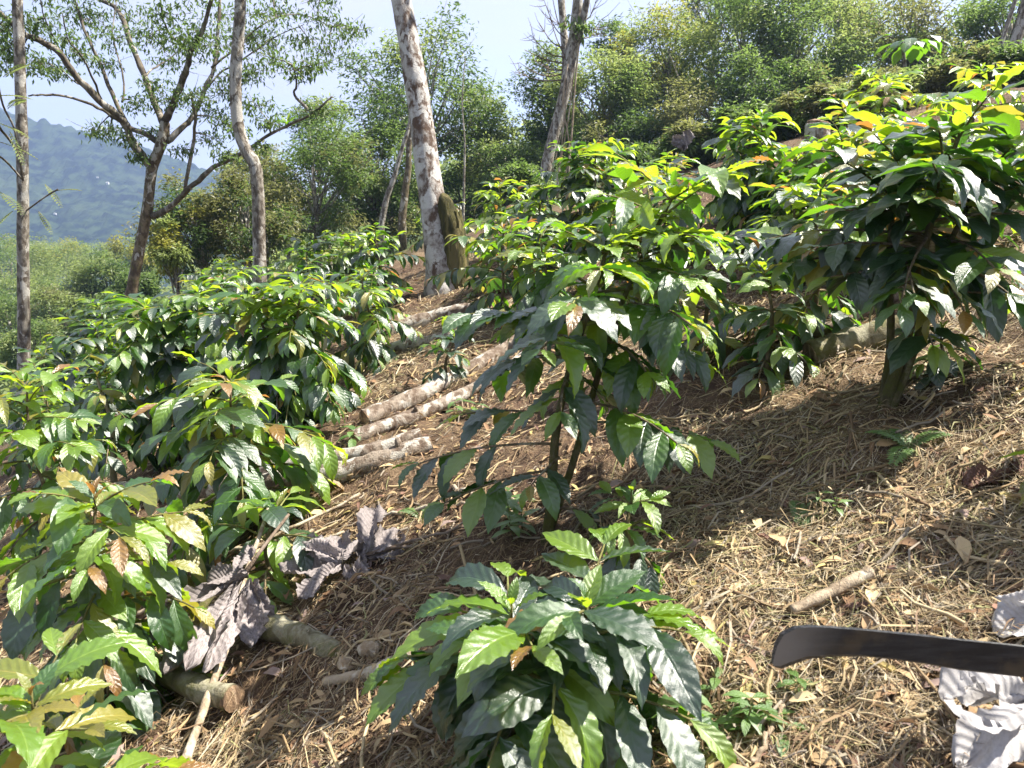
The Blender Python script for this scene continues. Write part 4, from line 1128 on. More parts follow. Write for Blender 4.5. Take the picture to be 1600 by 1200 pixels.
def wood_tree(label, px, py, hw, hh, Y, tones, nleaf, seed, size=.12, group=None, trunk='trunk_grey', tr=.10, lean=0.0, clumps=34, name="forest_tree", cat="tree", droop=.25, shrub=False, twigs=10):
    """a tree of the wood: trunk, limbs to every clump, clumps of small leaves round an uneven crown"""
    r = np.random.RandomState(seed)
    c = np.array(at(px, py, Y)); s = Y / FPX * 1.02
    rx, rz = hw * s, hh * s; ry = rx * .9
    bx, by = c[0] - lean * rz, c[1]
    z0 = g1(bx, by) - .1
    root = empty(name, (bx, by, z0), label, cat, group)
    org = np.array([bx, by, z0])
    ctr = c - org
    # clump centres
    K = clumps
    u = r.normal(0, 1, (K, 3)); u /= np.linalg.norm(u, axis=1)[:, None]
    rad = r.uniform(.35, 1.0, K) ** .6
    C = ctr + u * rad[:, None] * np.array([rx, ry, rz])
    low = C[:, 2] < ctr[2] - rz * .55
    C[low, 2] += rz * .25 * (0 if shrub else 1)
    C[:, 2] = np.maximum(C[:, 2], .25)
    cr = r.uniform(.18, .40, K) * (rx + rz) / 2 * 1.15
    b = MB()
    top = np.array([ctr[0], ctr[1], ctr[2] + rz * .2])
    tp = limb_path((0, 0, -.1), top, 9, 0, r)
    b.tube(tp, np.linspace(tr, tr * .4, 9), 8, rough=.05)
    for k in range(K):
        t0 = min(.95, max(.25, .35 + .5 * (C[k, 2] / max(top[2], .1)) * r.uniform(.5, .9)))
        i = int(t0 * 8); st = tp[i]
        q = limb_path(st, C[k], 6, -.05, r)
        b.tube(q, np.linspace(tr * r.uniform(.22, .42), tr * .07, 6), 5, cap=False)
    for k in range(twigs):                         # bare twig ends that show against the leaves
        j = r.randint(K); d = u[j] * np.array([1, 1, .6]) + np.array([0, 0, .5]); d /= np.linalg.norm(d)
        b.tube(limb_path(C[j], C[j] + d * cr[j] * r.uniform(1.2, 2.0), 5, 0, r), np.linspace(tr * .08, tr * .02, 5), 4, cap=False)
    link("trunk", b.mesh("trunk", M[trunk]), root)
    # leaves
    share = np.cumsum([w for _, w in tones]) / sum(w for _, w in tones)
    ton = np.searchsorted(share, r.uniform(0, 1, K))
    for ti, (tn, _) in enumerate(tones):
        ks = np.where(ton == ti)[0]
        if not len(ks): continue
        pts = []
        for k in ks:
            m = int(1.25 * nleaf * cr[k] ** 2 / np.sum(cr ** 2)) + 5
            v = r.normal(0, 1, (m, 3)); v /= np.linalg.norm(v, axis=1)[:, None]
            rr_ = r.uniform(0, 1, m) ** .45
            wob = 1 + .35 * np.sin(v[:, 0] * 4 + k) * np.cos(v[:, 2] * 5 + k * 2)
            pts.append(C[k] + v * (rr_ * wob * cr[k])[:, None] * np.array([1.1, 1.1, .85]))
        P = np.concatenate(pts); P = P[P[:, 2] > .02]
        me = leaf_cards(P, size, droop, r, FL[tn], "foliage", out_c=ctr)
        tag(link("foliage", me, root), kind='stuff')
    return root

DK = [('dark', .6), ('mid', .4)]; MD = [('mid', .6), ('light', .3), ('dark', .1)]; LT = [('light', .6), ('mid', .3), ('yellow', .1)]; YL = [('yellow', .5), ('light', .5)]; OL = [('olive', .6), ('mid', .25), ('light', .15)]
# the wood left of and behind the white trunk
wood_tree("broad dark crowned tree rising left behind the white trunk", 655, 150, 105, 105, 24, DK + [('light', .25)], 9000, 1, .15, tr=.15, lean=-.1)
wood_tree("lighter tree filling the gap right of the white trunk", 750, 220, 62, 85, 25, LT, 7000, 2, .13)
wood_tree("low light green tree beside the twin-limbed tree's left foot", 790, 260, 60, 60, 23, MD, 5000, 3, .13)
wood_tree("dark shrubby tree right behind the curved grey trunk", 490, 280, 85, 85, 20, DK + [('olive', .3)], 8000, 4, .12, shrub=True, twigs=26)
wood_tree("olive shrubby tree behind the curved grey trunk's foot", 385, 345, 75, 65, 18, [('dark', .4), ('olive', .6)], 8000, 5, .11, shrub=True, twigs=24)
wood_tree("dark bushy tree right of the forked tree's trunk", 300, 350, 65, 70, 18, [('dark', .5), ('olive', .4), ('yellow', .1)], 7000, 6, .11, shrub=True, twigs=18)
wood_tree("yellow green bush at the edge of the wood beside the forked tree", 262, 385, 30, 38, 17, YL, 2500, 7, .11, shrub=True, tr=.04)
wood_tree("small pale topped tree between the curved trunk and the forked tree's long limb", 400, 270, 50, 40, 24, LT + [('olive', .3)], 3500, 8, .13)
wood_tree("slender tree with two leaning bare stems left of the white trunk", 590, 260, 60, 60, 22, MD, 5000, 9, .13, trunk='trunk_brown', lean=.15)
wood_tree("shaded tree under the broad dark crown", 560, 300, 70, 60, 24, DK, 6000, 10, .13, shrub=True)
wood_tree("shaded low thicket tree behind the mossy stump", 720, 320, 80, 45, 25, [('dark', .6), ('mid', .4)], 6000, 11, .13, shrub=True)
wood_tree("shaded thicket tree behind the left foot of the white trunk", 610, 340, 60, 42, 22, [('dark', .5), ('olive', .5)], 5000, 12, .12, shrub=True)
wood_tree("rear green tree seen between the dark crown and the curved trunk", 505, 215, 60, 55, 28, MD, 5000, 13, .15)
# the wood on the right
wood_tree("dark tree at the left end of the right-hand wood, behind the twin-limbed tree", 860, 170, 45, 85, 24, [('dark', .5), ('mid', .3), ('light', .2)], 6000, 21, .13)
wood_tree("pale green broad tree right of the twin-limbed tree", 940, 150, 80, 70, 23, LT, 8000, 22, .13)
wood_tree("small dark topped tree peeking over the pale green one", 962, 72, 34, 32, 28, DK, 2500, 23, .14)
wood_tree("yellowish tree with thin bare top shoots", 1045, 95, 75, 75, 24, [('yellow', .5), ('light', .5)], 8000, 24, .13, twigs=30)
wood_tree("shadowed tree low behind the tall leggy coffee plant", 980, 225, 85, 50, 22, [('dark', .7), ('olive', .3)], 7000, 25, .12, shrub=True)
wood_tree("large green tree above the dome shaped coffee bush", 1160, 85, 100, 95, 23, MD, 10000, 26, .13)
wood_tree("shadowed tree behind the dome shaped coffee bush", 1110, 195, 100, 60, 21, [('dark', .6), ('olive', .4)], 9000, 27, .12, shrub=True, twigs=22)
wood_tree("dark hanging crown over the cut stump", 1200, 150, 70, 60, 20, [('dark', .5), ('mid', .5)], 6000, 28, .12)
wood_tree("bright leafed tree left of the gap in the right-hand wood", 1255, 70, 80, 90, 22, LT + [('mid', .4)], 9000, 29, .13)
wood_tree("lower olive tree under the gap in the right-hand wood", 1265, 165, 60, 50, 20, OL, 6000, 30, .12, shrub=True, twigs=24)
wood_tree("tall thin-leaved tree right of the gap in the right-hand wood", 1430, 40, 90, 70, 22, OL, 5000, 31, .13, clumps=46)
wood_tree("hazy tree above the big right-hand coffee bush", 1470, 110, 90, 60, 21, OL + [('dark', .3)], 7000, 32, .12, twigs=26)
wood_tree("leaning trunked tree at the top right corner", 1575, 55, 80, 75, 19, MD, 6000, 33, .12, lean=-.5, tr=.16)
wood_tree("brownish thicket tree behind the skyline bushes at the right", 1375, 155, 60, 40, 19, [('olive', .7), ('yellow', .15), ('dark', .3)], 5000, 34, .11, shrub=True, twigs=26)
wood_tree("dark thicket tree at the right edge behind the bright green bush", 1560, 130, 70, 45, 18, [('dark', .5), ('olive', .5)], 5000, 35, .11, shrub=True)
wood_tree("tall rear tree topping the right-hand wood near the frame's upper edge", 1330, 0, 90, 60, 27, LT, 6000, 36, .15)
wood_tree("rear tree above the large green one", 1120, 5, 70, 50, 28, LT, 4500, 37, .15, twigs=26)
# thicket along the upper edge of the plantation
wood_tree("low thicket bush behind the dome shaped coffee bush's left side", 1085, 225, 45, 26, 12, DK + OL, 3500, 51, .10, shrub=True, tr=.04, twigs=14)
wood_tree("low thicket bush right behind the dome shaped coffee bush", 1180, 195, 55, 28, 11.5, DK + MD, 4500, 52, .10, shrub=True, tr=.04, twigs=14)
wood_tree("low thicket bush behind the cut stump", 1275, 170, 55, 30, 11, OL + DK, 4500, 53, .10, shrub=True, tr=.04, twigs=16)
wood_tree("brownish thicket bush left of the young tree's bent stem", 1365, 155, 50, 32, 10.5, OL + [('yellow', .3)], 4000, 54, .09, shrub=True, tr=.04, twigs=18)
wood_tree("thicket bush right of the young tree's bent stem", 1455, 140, 55, 34, 10.5, MD + OL, 4500, 55, .09, shrub=True, tr=.04, twigs=16)
wood_tree("thicket bush at the right edge above the bright green coffee bush", 1560, 115, 70, 40, 10.5, DK + OL, 5500, 56, .09, shrub=True, tr=.04, twigs=16)
wood_tree("dark thicket bush left of the twin-limbed tree's foot", 815, 285, 40, 28, 15, DK + MD, 3500, 57, .10, shrub=True, tr=.04)
wood_tree("dark thicket bush right of the twin-limbed tree's foot", 985, 255, 60, 30, 13, DK, 4500, 58, .10, shrub=True, tr=.04, twigs=14)
# second row that closes the gaps low down
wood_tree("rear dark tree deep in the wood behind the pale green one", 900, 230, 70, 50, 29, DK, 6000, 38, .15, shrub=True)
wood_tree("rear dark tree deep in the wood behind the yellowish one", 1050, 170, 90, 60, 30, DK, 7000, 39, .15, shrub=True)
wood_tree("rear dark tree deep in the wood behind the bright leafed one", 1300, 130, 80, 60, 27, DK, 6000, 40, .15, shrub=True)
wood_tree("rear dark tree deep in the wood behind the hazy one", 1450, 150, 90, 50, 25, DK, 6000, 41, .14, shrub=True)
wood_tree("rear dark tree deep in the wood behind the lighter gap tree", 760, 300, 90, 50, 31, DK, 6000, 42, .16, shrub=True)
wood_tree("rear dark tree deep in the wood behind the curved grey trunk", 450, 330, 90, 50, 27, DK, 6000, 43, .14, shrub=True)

# valley trees below the plantation on the left
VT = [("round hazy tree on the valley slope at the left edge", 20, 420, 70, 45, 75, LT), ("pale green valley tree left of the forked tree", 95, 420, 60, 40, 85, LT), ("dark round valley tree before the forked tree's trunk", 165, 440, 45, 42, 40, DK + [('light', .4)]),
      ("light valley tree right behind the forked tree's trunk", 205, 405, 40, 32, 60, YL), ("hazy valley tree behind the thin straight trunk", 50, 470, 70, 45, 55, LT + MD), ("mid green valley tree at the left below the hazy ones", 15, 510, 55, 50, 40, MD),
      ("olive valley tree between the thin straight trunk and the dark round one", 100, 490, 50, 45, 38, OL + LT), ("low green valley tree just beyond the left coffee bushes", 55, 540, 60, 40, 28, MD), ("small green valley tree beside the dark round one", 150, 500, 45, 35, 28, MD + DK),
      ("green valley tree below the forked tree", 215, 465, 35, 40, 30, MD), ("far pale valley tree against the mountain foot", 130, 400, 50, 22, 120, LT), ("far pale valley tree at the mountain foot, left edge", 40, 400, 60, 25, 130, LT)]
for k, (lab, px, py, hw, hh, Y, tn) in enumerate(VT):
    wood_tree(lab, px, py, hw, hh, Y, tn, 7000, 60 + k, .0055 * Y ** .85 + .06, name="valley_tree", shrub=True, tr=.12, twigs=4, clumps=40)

def far_wood():
    """the wood that covers the valley floor and the far slope's foot: one mass of crowns"""
    r = np.random.RandomState(5); K = 900
    th = R(-52) + r.uniform(0, 1, K) * R(60); d = 60 * (420 / 60) ** r.uniform(0, 1, K)
    x = d * np.sin(th); y = d * np.cos(th)
    z = slope(x, y); P = []; S = []
    for k in range(K):
        Rk = r.uniform(2.2, 4.5); m = 150
        v = r.normal(0, 1, (m, 3)); v /= np.linalg.norm(v, axis=1)[:, None]; v[:, 2] = np.abs(v[:, 2]) * .9 - .1
        w = 1 + .25 * np.sin(v[:, 0] * 5 + k) * np.cos(v[:, 1] * 5)
        P.append(np.array([x[k], y[k], z[k] + Rk * .6]) + v * (Rk * w * r.uniform(.85, 1.03, m))[:, None]); S.append(np.full(m, .45 + .0016 * d[k]))
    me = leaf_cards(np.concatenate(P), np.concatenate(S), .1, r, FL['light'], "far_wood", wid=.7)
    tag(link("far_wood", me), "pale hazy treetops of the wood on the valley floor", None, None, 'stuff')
far_wood()

# far houses on the mountainside
def house(px, py, Y, s, label):
    p = at(px, py, Y)
    root = empty("house", p, label, "house")
    wm = NT('white_wall'); wmat = wm.done(wm.bsdf((.5, .5, .5), .8, .2)); rm = NT('zinc_roof'); rmat = rm.done(rm.bsdf((.4, .4, .42), .4, .5))
    b = MB(); x, y, z = s, s * .7, s * .5
    b.add([(-x, -y, -s), (x, -y, -s), (x, y, -s), (-x, y, -s), (-x, -y, z), (x, -y, z), (x, y, z), (-x, y, z)], [(0, 1, 5, 4), (1, 2, 6, 5), (2, 3, 7, 6), (3, 0, 4, 7), (4, 5, 6, 7)])
    link("wall", b.mesh("wall", wmat, False), root)
    q = MB(); q.add([(-x * 1.1, -y * 1.15, z), (x * 1.1, -y * 1.15, z), (x * 1.1, y * 1.15, z), (-x * 1.1, y * 1.15, z), (-x * 1.1, 0, z * 1.7), (x * 1.1, 0, z * 1.7)], [(0, 1, 5, 4), (2, 3, 4, 5), (1, 2, 5), (3, 0, 4), (3, 2, 1, 0)])
    link("roof", q.mesh("roof", rmat, False), root)

# ---- traced trees of the foreground: every limb has its own depth and thickness
def px_path(pts, Y, dY=0.0, sub=4):
    """pts: (px, py[, extra depth]) -> smooth world polyline"""
    W = [np.array(at(p[0], p[1], Y + (p[2] if len(p) > 2 else 0) + dY * i / max(1, len(pts) - 1))) for i, p in enumerate(pts)]
    W = np.array(W)
    if len(W) < 3: return W
    out = []
    for i in range(len(W) - 1):
        p0 = W[max(i - 1, 0)]; p1 = W[i]; p2 = W[i + 1]; p3 = W[min(i + 2, len(W) - 1)]
        for k in range(sub):
            t = k / sub
            out.append(.5 * ((2 * p1) + (-p0 + p2) * t + (2 * p0 - 5 * p1 + 4 * p2 - p3) * t * t + (-p0 + 3 * p1 - 3 * p2 + p3) * t ** 3))
    out.append(W[-1])
    return np.array(out)

def leaf_spray(r, c, rad, n):
    v = r.normal(0, 1, (n, 3)); v /= np.linalg.norm(v, axis=1)[:, None]
    return c + v * (r.uniform(0, 1, n) ** .5 * rad)[:, None] * np.array([1.2, 1.2, .6])

def rooted(P):
    """carry a trunk's traced foot down to the ground"""
    z = g1(P[0][0], P[0][1])
    if P[0][2] > z - .05:
        P = np.concatenate([[[P[0][0], P[0][1], z - .12]], P])
    return P

def forked_tree():
    Y = 13.0; r = np.random.RandomState(3)
    T = rooted(px_path([(203, 470), (212, 420), (222, 370), (231, 320), (237, 265), (246, 240), (255, 215), (258, 190)], Y))
    org = T[0]
    root = empty("forked_tree", org, "dark forked tree with mossy spreading limbs and thin feathery leaves", "tree")
    b = MB(); b.tube(T - org, np.interp(np.linspace(0, 1, len(T)), [0, .1, .75, .85, 1], [.12, .088, .082, .09, .07]), 12, rough=.06)
    link("trunk", b.mesh("trunk", M['trunk_brown']), root)
    limbs = [
        ([(236, 262), (206, 220), (198, 195), (182, 175), (160, 155), (122, 115), (95, 82), (62, 60), (35, 45), (0, 15), (-60, -40)], -2.0, .085, .035),
        ([(252, 225), (228, 208), (205, 197), (186, 168), (170, 132), (152, 95), (135, 55), (120, 10), (100, -50)], .8, .06, .02),
        ([(188, 190), (168, 178), (140, 162), (100, 148), (62, 145), (38, 143)], -1.2, .04, .012),
        ([(256, 192), (246, 170), (226, 120), (206, 70), (196, 40), (180, 15), (140, -5), (110, -30)], 1.5, .075, .03),
        ([(256, 190), (275, 148), (290, 112), (298, 85), (315, 55), (330, 10), (340, -40)], -1.5, .075, .025),
        ([(259, 222), (290, 195), (304, 178), (322, 138), (333, 105), (338, 40), (338, -20)], 1.0, .06, .03),
        ([(238, 336), (262, 329), (285, 309), (300, 290), (330, 262), (375, 238), (420, 208), (470, 185), (514, 150)], -1.6, .07, .015),
        ([(286, 306), (296, 255), (303, 215), (304, 178), (298, 140)], -.4, .04, .025),
        ([(480, 172), (462, 152), (460, 140), (462, 120), (454, 100)], -1.6, .03, .010),
        ([(190, 160), (188, 130), (178, 90), (168, 50), (175, 0)], .6, .022, .010),
        ([(148, 150), (140, 140), (118, 125), (95, 105)], -1.2, .02, .008),
        ([(225, 120), (240, 108), (262, 95), (290, 70)], 1.0, .025, .008),
        ([(298, 85), (270, 60), (255, 30), (250, -10)], -1.0, .03, .012),
        ([(322, 138), (350, 110), (385, 90), (430, 60), (480, 40)], .6, .022, .007),
        ([(330, 105), (370, 70), (420, 30), (470, 20), (520, 40)], .8, .022, .007),
        ([(95, 82), (80, 50), (60, 10)], -2, .02, .008),
        ([(160, 155), (140, 100), (115, 60), (105, 20)], -1.4, .025, .008),
    ]
    ends = []
    for k, (pts, dY, r0, r1) in enumerate(limbs):
        P = px_path(pts, Y, dY)
        if k in (8,): P = px_path(pts, Y - 1.5, -.3)
        P = P + np.cumsum(r.normal(0, .008, P.shape), 0)
        m = MB(); m.tube(P - org, .8 * np.linspace(r0, r1, len(P)) * r.uniform(.9, 1.1, len(P)), 8, rough=.1)
        link("limb", m.mesh("limb", M['limb_dark']), root)
        ends.append(P)
    allp = np.concatenate([e for e in ends])
    sprays = [(60, 30, 26), (100, 62, 24), (140, 30, 28), (25, 95, 26), (62, 98, 22), (15, 75, 22), (200, 22, 26), (235, 55, 28), (285, 62, 28), (312, 48, 26), (268, 92, 24), (320, 72, 26), (345, 22, 28), (405, 22, 28), (420, 62, 26), (432, 92, 22), (500, 28, 24), (535, 52, 22),
              (515, 82, 26), (482, 62, 22), (553, 45, 18), (215, 160, 22), (242, 130, 18), (262, 155, 20), (172, 200, 18), (192, 212, 18), (150, 205, 14), (330, 172, 22), (352, 190, 18), (402, 165, 22), (372, 118, 22), (396, 108, 24), (470, 112, 18), (492, 100, 16), (180, 60, 26), (120, 15, 26),
              (30, 35, 24), (5, 45, 20), (90, 110, 18), (130, 85, 16), (330, 215, 16), (285, 235, 14), (300, 150, 22), (345, 140, 20), (395, 60, 24), (440, 20, 24), (370, 55, 22), (260, 20, 24), (165, 100, 18), (350, 240, 14), (420, 190, 14), (-20, 60, 24), (-30, 20, 24), (60, -20, 30), (160, -25, 30), (300, -20, 34), (420, -20, 30), (500, -10, 26),
              (410, 230, 12), (215, 245, 12), (240, 205, 14), (375, 205, 14), (500, 170, 12)]
    tw = MB(); pts = []
    for (px, py, rp) in sprays:
        c0 = np.array(at(px, py, Y)); 
        # hang the spray at the depth of the limb nearest to its line of sight
        dirs = (allp - np.array([0, 0, CAM_H])); dc = c0 - np.array([0, 0, CAM_H]); k = np.argmin(np.linalg.norm(np.cross(dirs / np.linalg.norm(dirs, axis=1)[:, None], dc / np.linalg.norm(dc)), axis=1))
        Yk = allp[k][1] + r.uniform(-.5, .5); c = np.array(at(px, py, Yk)); rad = rp * Yk / FPX
        tw.tube(limb_path(allp[k], c, 6, .06, r) - org, np.linspace(.014, .005, 6), 4, cap=False)
        for j in range(6):
            e = c + r.normal(0, 1, 3) * rad * np.array([1.2, 1.2, .6]); q = limb_path(c, e, 4, -.05, r)
            tw.tube(q - org, np.linspace(.005, .0025, 4), 3, cap=False)
        pts.append(leaf_spray(r, c, rad * 1.3, int(rp * 6.5)))
    tag(link("twig", tw.mesh("twig", M['limb_dark']), root), kind='stuff')
    P = np.concatenate(pts) - org
    tag(link("foliage", leaf_cards(P, .082, .75, r, FL['dark'], wid=.36), root), kind='stuff')
    sel = r.uniform(0, 1, len(P)) < .35
    tag(link("foliage", leaf_cards(P[sel] + r.normal(0, .05, (sel.sum(), 3)), .085, .75, r, FL['mid'], wid=.34), root), kind='stuff')
    # bromeliad sitting on the long lower limb
    bp = ends[6][np.argmin(np.abs(ends[6] - np.array(at(446, 195, Y - 1.3))).sum(1))]
    br = empty("bromeliad", bp + np.array([0, 0, .02]), "green spiky bromeliad perched on the forked tree's long lower limb", "bromeliad")
    g = FL['mid']
    lm = []
    for k in range(3):
        V, q, uv = leaf_arrays(6, 2, .5 + .3 * k, 0, .5, 300 + k, .34, 2.0); lm.append(fast_mesh("leaf", V, q, M['leaf_mid'] if k else M['leaf_lime'], uv, smooth=True))
    rr_ = random.Random(4)
    for k in range(22):
        a = k * 2.4; e = rr_.uniform(.1, 1.3)
        link("leaf", lm[k % 3], br, leaf_matrix(Vector((0, 0, 0)), Vector((math.cos(a) * math.cos(e), math.sin(a) * math.cos(e), math.sin(e))), UP, rr_.uniform(.16, .26)))
forked_tree()

def white_trunk():
    T = rooted(px_path([(690, 452), (686, 400), (678, 330), (669, 270), (660, 200), (648, 120), (638, 60), (627, 0), (616, -70), (606, -140)], 7.3, .6))
    org = T[0]
    root = empty("white_trunk_tree", org, "thick white blotched trunk leaning left out of the coffee bushes", "tree")
    k = np.linspace(0, 1, len(T))
    b = MB(); b.tube(T - org, np.interp(k, [0, .08, .2, .45, .75, 1], [.18, .142, .128, .112, .094, .08]), 18, rough=.025)
    link("trunk", b.mesh("trunk", M['trunk_white']), root)
    S = px_path([(717, 455), (715, 410), (709, 368), (701, 334), (691, 302)], 7.30, 0)
    r = np.random.RandomState(8); n = len(S)
    st = MB(); st.tube(rooted(S) - org, np.interp(np.linspace(0, 1, n + 1), [0, .3, .7, .92, 1], [.115, .11, .095, .062, .016]), 16, rough=.14)
    for j in range(34):                        # ridges of hanging moss and splintered wood
        a = r.uniform(-2.6, .6); f = r.uniform(.05, .6); i = int(f * (n - 2))
        q = S[i] - org; rr_ = .098 - .045 * f
        o = np.array([math.cos(a) * rr_, math.sin(a) * rr_, 0]); L = r.uniform(.1, .3)
        st.tube([q + o, q + o * 1.08 + np.array([0, 0, L * .5]), q + o * .92 + np.array([-.01, 0, L])], [.008, .014, .006], 5, rough=.2)
    link("mossy_stump", st.mesh("mossy_stump", M['moss']), root)
    # a crown far above the frame: limbs and loose leaves that shade the slope
    r = np.random.RandomState(2); top = T[-1]; C = []
    m = MB()
    for j in range(7):
        a = j * .9 + .3; e = top + np.array([math.cos(a) * 1.8, math.sin(a) * 1.8, r.uniform(1.0, 2.6)])
        m.tube(limb_path(top, e, 7, .08, r) - org, np.linspace(.06, .015, 7), 7); C.append(e)
    link("limb", m.mesh("limb", M['trunk_white']), root)
    P = np.concatenate([leaf_spray(r, c, 1.0, 260) for c in C]) - org
    tag(link("foliage", leaf_cards(P, .16, .4, r, FL['mid']), root), kind='stuff')
white_trunk()

def curved_trunk():
    T = rooted(px_path([(406, 440), (405, 390), (404, 330), (402, 285), (397, 255), (384, 234), (373, 200), (368, 150), (369, 100), (373, 50), (376, 0), (378, -60), (380, -120)], 10.0))
    org = T[0]
    root = empty("curved_trunk_tree", org, "grey trunk with an S-shaped kink, right of the forked tree", "tree")
    b = MB(); b.tube(T - org, np.interp(np.linspace(0, 1, len(T)), [0, .1, .5, 1], [.095, .082, .074, .062]), 12, rough=.05)
    link("trunk", b.mesh("trunk", M['trunk_grey']), root)
    r = np.random.RandomState(12); top = T[-1]; m = MB(); C = []
    for j in range(6):
        a = j * 1.05; e = top + np.array([math.cos(a) * 1.1, math.sin(a) * 1.1, r.uniform(.8, 1.8)])
        m.tube(limb_path(top, e, 6, .05, r) - org, np.linspace(.04, .01, 6), 6); C.append(e)
    link("limb", m.mesh("limb", M['trunk_grey']), root)
    tag(link("foliage", leaf_cards(np.concatenate([leaf_spray(r, c, .7, 200) for c in C]) - org, .15, .4, r, FL['mid']), root), kind='stuff')
curved_trunk()

def pinnate(mb, p, d, L, r, w=.05):
    """a feathery compound leaf added to a mesh"""
    d = d / np.linalg.norm(d); s = np.cross(d, [0, 0, 1.0]); s /= np.linalg.norm(s) + 1e-6
    n = 11; pts = [p + d * L * i / n + np.array([0, 0, -.25 * L * (i / n) ** 2]) for i in range(n + 1)]
    mb.tube(pts, np.linspace(.004, .0015, n + 1), 3, cap=False)
    for i in range(1, n + 1):
        for sd in (-1, 1):
            q = pts[i]; e = s * sd * .9 + d * .4; LL = L * .26 * math.sin(math.pi * (i + 1.2) / (n + 3))
            t = d * LL * .2
            mb.add([q, q + e * LL * .5 + t, q + e * LL + np.array([0, 0, -.12 * LL]), q + e * LL * .5 - t], [(0, 1, 2, 3)], [(.5, 0), (.8, .5), (.5, 1), (.2, .5)], 1)

def thin_trunk():
    Y = 8.0
    T = rooted(px_path([(38, 590), (37, 500), (36, 400), (35, 250), (31, 100), (27, 0), (25, -80), (23, -150)], Y))
    org = T[0]; r = np.random.RandomState(6)
    root = empty("thin_trunk_tree", org, "thin straight mottled trunk standing at the left edge", "tree")
    b = MB(); b.tube(T - org, np.interp(np.linspace(0, 1, len(T)), [0, .2, 1], [.066, .058, .040]), 12, rough=.05)
    link("trunk", b.mesh("trunk", M['trunk_grey']), root)
    m = MB(); m.tube(px_path([(36, 282), (28, 240), (12, 215), (0, 200), (-15, 165)], Y - .1, -.6) - org, .012, 5)
    m.tube(px_path([(36, 282), (15, 258), (0, 245), (-20, 235)], Y, -.8) - org, .010, 5)
    m.tube(px_path([(28, 240), (22, 200), (5, 165), (-5, 120)], Y, -.5) - org, .010, 5)
    m.tube(px_path([(40, 330), (70, 308), (90, 296)], Y, -.8) - org, .008, 5)
    link("branch", m.mesh("branch", M['limb_dark']), root)
    f = MB()
    for (px, py, dx, dz, L) in ((0, 222, .5, -.15, .30), (70, 288, .35, -.35, .22), (80, 300, .6, .2, .26), (0, 300, .6, -.3, .30), (12, 170, .5, .3, .28), (-5, 150, .6, .1, .3), (5, 120, .4, .3, .3), (20, 330, -.5, -.3, .2), (60, 330, .3, -.4, .2), (-10, 190, .8, -.2, .3), (15, 205, .2, -.5, .25)):
        p = np.array(at(px, py, Y - .5)) - org
        pinnate(f, p, np.array([dx, r.uniform(-.3, .3), dz]), L, r)
    tag(link("foliage", f.mesh("foliage", [M['twig'], FL['light']], False), root), kind='stuff')
thin_trunk()

def twin_limb_tree():
    Y = 17.0; r = np.random.RandomState(9)
    T = rooted(px_path([(848, 290), (858, 240), (868, 200), (880, 155), (888, 115), (893, 85), (900, 40), (903, 0), (906, -60)], Y))
    org = T[0]
    root = empty("twin_limb_tree", org, "pale tree with three parting limbs, hanging lianas and bare twigs", "tree")
    b = MB(); b.tube(T - org, np.interp(np.linspace(0, 1, len(T)), [0, .3, .6, .75, 1], [.13, .11, .13, .12, .09]), 12, rough=.06)
    link("trunk", b.mesh("trunk", M['trunk_grey']), root)
    for pts, r0, r1, dY in (([(884, 130), (884, 90), (881, 50), (877, 0), (874, -60)], .09, .07, .5), ([(893, 85), (904, 58), (912, 25), (917, 0), (926, -50)], .09, .06, -.4)):
        P = px_path(pts, Y, dY); m = MB(); m.tube(P - org, np.linspace(r0, r1, len(P)), 9, rough=.06)
        link("limb", m.mesh("limb", M['trunk_grey']), root)
    for pts in ([(862, 285), (872, 230), (880, 190), (884, 130)], [(874, 285), (878, 230), (884, 180), (890, 120)], [(884, 280), (888, 240), (884, 205), (882, 160), (886, 100)], [(868, 280), (882, 215), (890, 170), (896, 105)], [(888, 260), (892, 200), (898, 140), (902, 70)]):
        P = px_path([(a + r.uniform(-3, 3), c) for a, c in pts], Y - .25, -.1); m = MB(); m.tube(rooted(P) - org, np.full(len(P) + (len(rooted(P)) - len(P)), r.uniform(.010, .024)), 6, rough=.1)
        link("liana", m.mesh("liana", M['stick']), root)
    tw = MB()
    for (x0, y0, x1, y1) in ((883, 60, 850, 0), (882, 75, 842, 35), (884, 90, 830, 55), (886, 100, 820, 78), (884, 115, 812, 98), (882, 125, 805, 112), (884, 90, 860, 30), (880, 110, 835, 95), (905, 50, 940, 30), (905, 60, 935, 45), (912, 30, 930, 5), (880, 50, 862, -10)):
        P = px_path([(x0, y0), ((x0 + x1) / 2, (y0 + y1) / 2 + r.uniform(4, 12)), (x1, y1)], Y, r.uniform(-1, 1)); tw.tube(P - org, np.linspace(.018, .005, len(P)), 4, cap=False)
        for j in range(7):
            q = P[r.randint(2, len(P))]; e = q + np.array([r.uniform(-.35, .1) * (1 if x1 < x0 else -1), r.uniform(-.3, .3), r.uniform(-.1, .4)])
            tw.tube(limb_path(q, e, 4, -.08, r) - org, np.linspace(.008, .003, 4), 3, cap=False)
    tag(link("twig", tw.mesh("twig", M['stick_dark']), root), kind='stuff')
    c = np.array(at(900, 45, Y - .2)); P = np.concatenate([leaf_spray(r, np.array(at(a, d, Y - .2)), .22, 26) for a, d in ((894, 32), (905, 48), (912, 40), (915, 36))]) - org
    tag(link("foliage", leaf_cards(P, .17, .6, r, FL['mid'], wid=.4), root), kind='stuff')
twin_limb_tree()

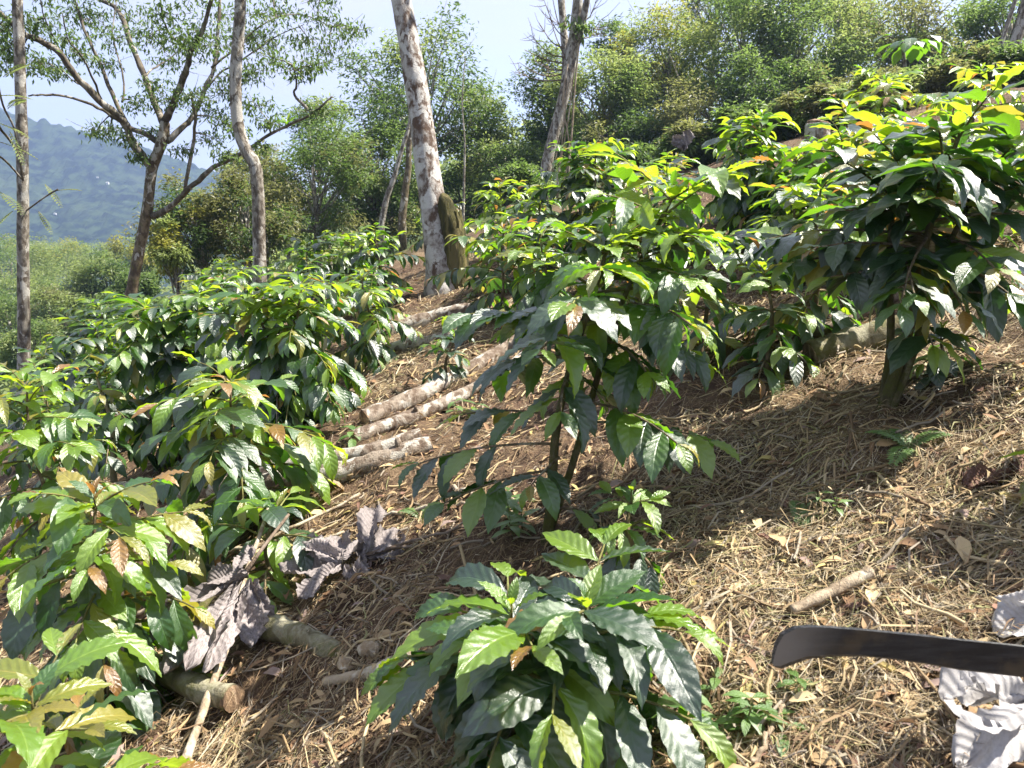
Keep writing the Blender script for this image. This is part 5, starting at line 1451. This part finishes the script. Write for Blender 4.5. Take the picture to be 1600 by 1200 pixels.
def sapling_trunks():
    r = np.random.RandomState(15)
    def pole(label, pts, Y, r0, r1, mat, dY=0.0):
        P = rooted(px_path(pts, Y, dY)); o = P[0]; m = MB(); m.tube(P - o, np.linspace(r0, r1, len(P)), 8, rough=.06)
        tag(link("bare_trunk", m.mesh("bare_trunk", M[mat]), None, Matrix.Translation(o)), label, "tree trunk")
    pole("slender leaning bare trunk at the wood's edge, left of a thicker one", [(596, 350), (604, 310), (614, 282), (626, 240), (640, 190), (646, 120)], 18.0, .075, .03, 'trunk_grey')
    pole("bare brown trunk leaning right at the wood's edge, near the white trunk", [(628, 345), (633, 300), (638, 262), (640, 215), (652, 160), (655, 90)], 18.5, .10, .04, 'trunk_brown')
    pole("thin pale upright trunk right of the mossy stump", [(724, 340), (725, 280), (726, 220), (722, 160), (727, 90)], 17.5, .030, .010, 'trunk_grey')
    pole("leaning grey trunk at the top right, in the hazy wood", [(1556, 150), (1570, 110), (1585, 70), (1600, 20), (1612, -40)], 13.5, .11, .07, 'trunk_grey')
    pole("second leaning trunk at the top right, thinner", [(1545, 150), (1556, 100), (1570, 50), (1590, -10)], 14.5, .05, .035, 'trunk_grey')
    # small large-leaved tree on a bent pale stem
    P = rooted(px_path([(1428, 175), (1424, 150), (1416, 128), (1413, 95), (1409, 62)], 12.0)); o = P[0]
    root = empty("young_tree", o, "young tree with a bent pale stem and an umbrella of large leaves", "tree")
    m = MB(); m.tube(P - o, np.linspace(.04, .022, len(P)), 8, rough=.04); link("trunk", m.mesh("trunk", M['trunk_grey']), root)
    V, q, uv = leaf_arrays(7, 4, .9, .02, .2, 400, 1.5, 2.0); me = fast_mesh("leaf", V, q, M['leaf_mid'], uv, smooth=True)
    for k in range(26):
        a = k * 2.4; e = r.uniform(-.2, .5); d = Vector((math.cos(a) * math.cos(e), math.sin(a) * math.cos(e), math.sin(e)))
        link("leaf", me, root, leaf_matrix(Vector(P[-1] - o) + d * r.uniform(.05, .4) + Vector((.15, 0, -.05)), d - UP * .3, UP, r.uniform(.22, .34)))
sapling_trunks()

for hx, hy, hs, lab in ((168, 286, .75, "tiny white house halfway up the blue mountainside"), (86, 334, .6, "tiny white house low on the blue mountainside"), (152, 277, .45, "speck of a white house just above the other on the mountainside")):
    house(hx, hy, 455, hs, lab)
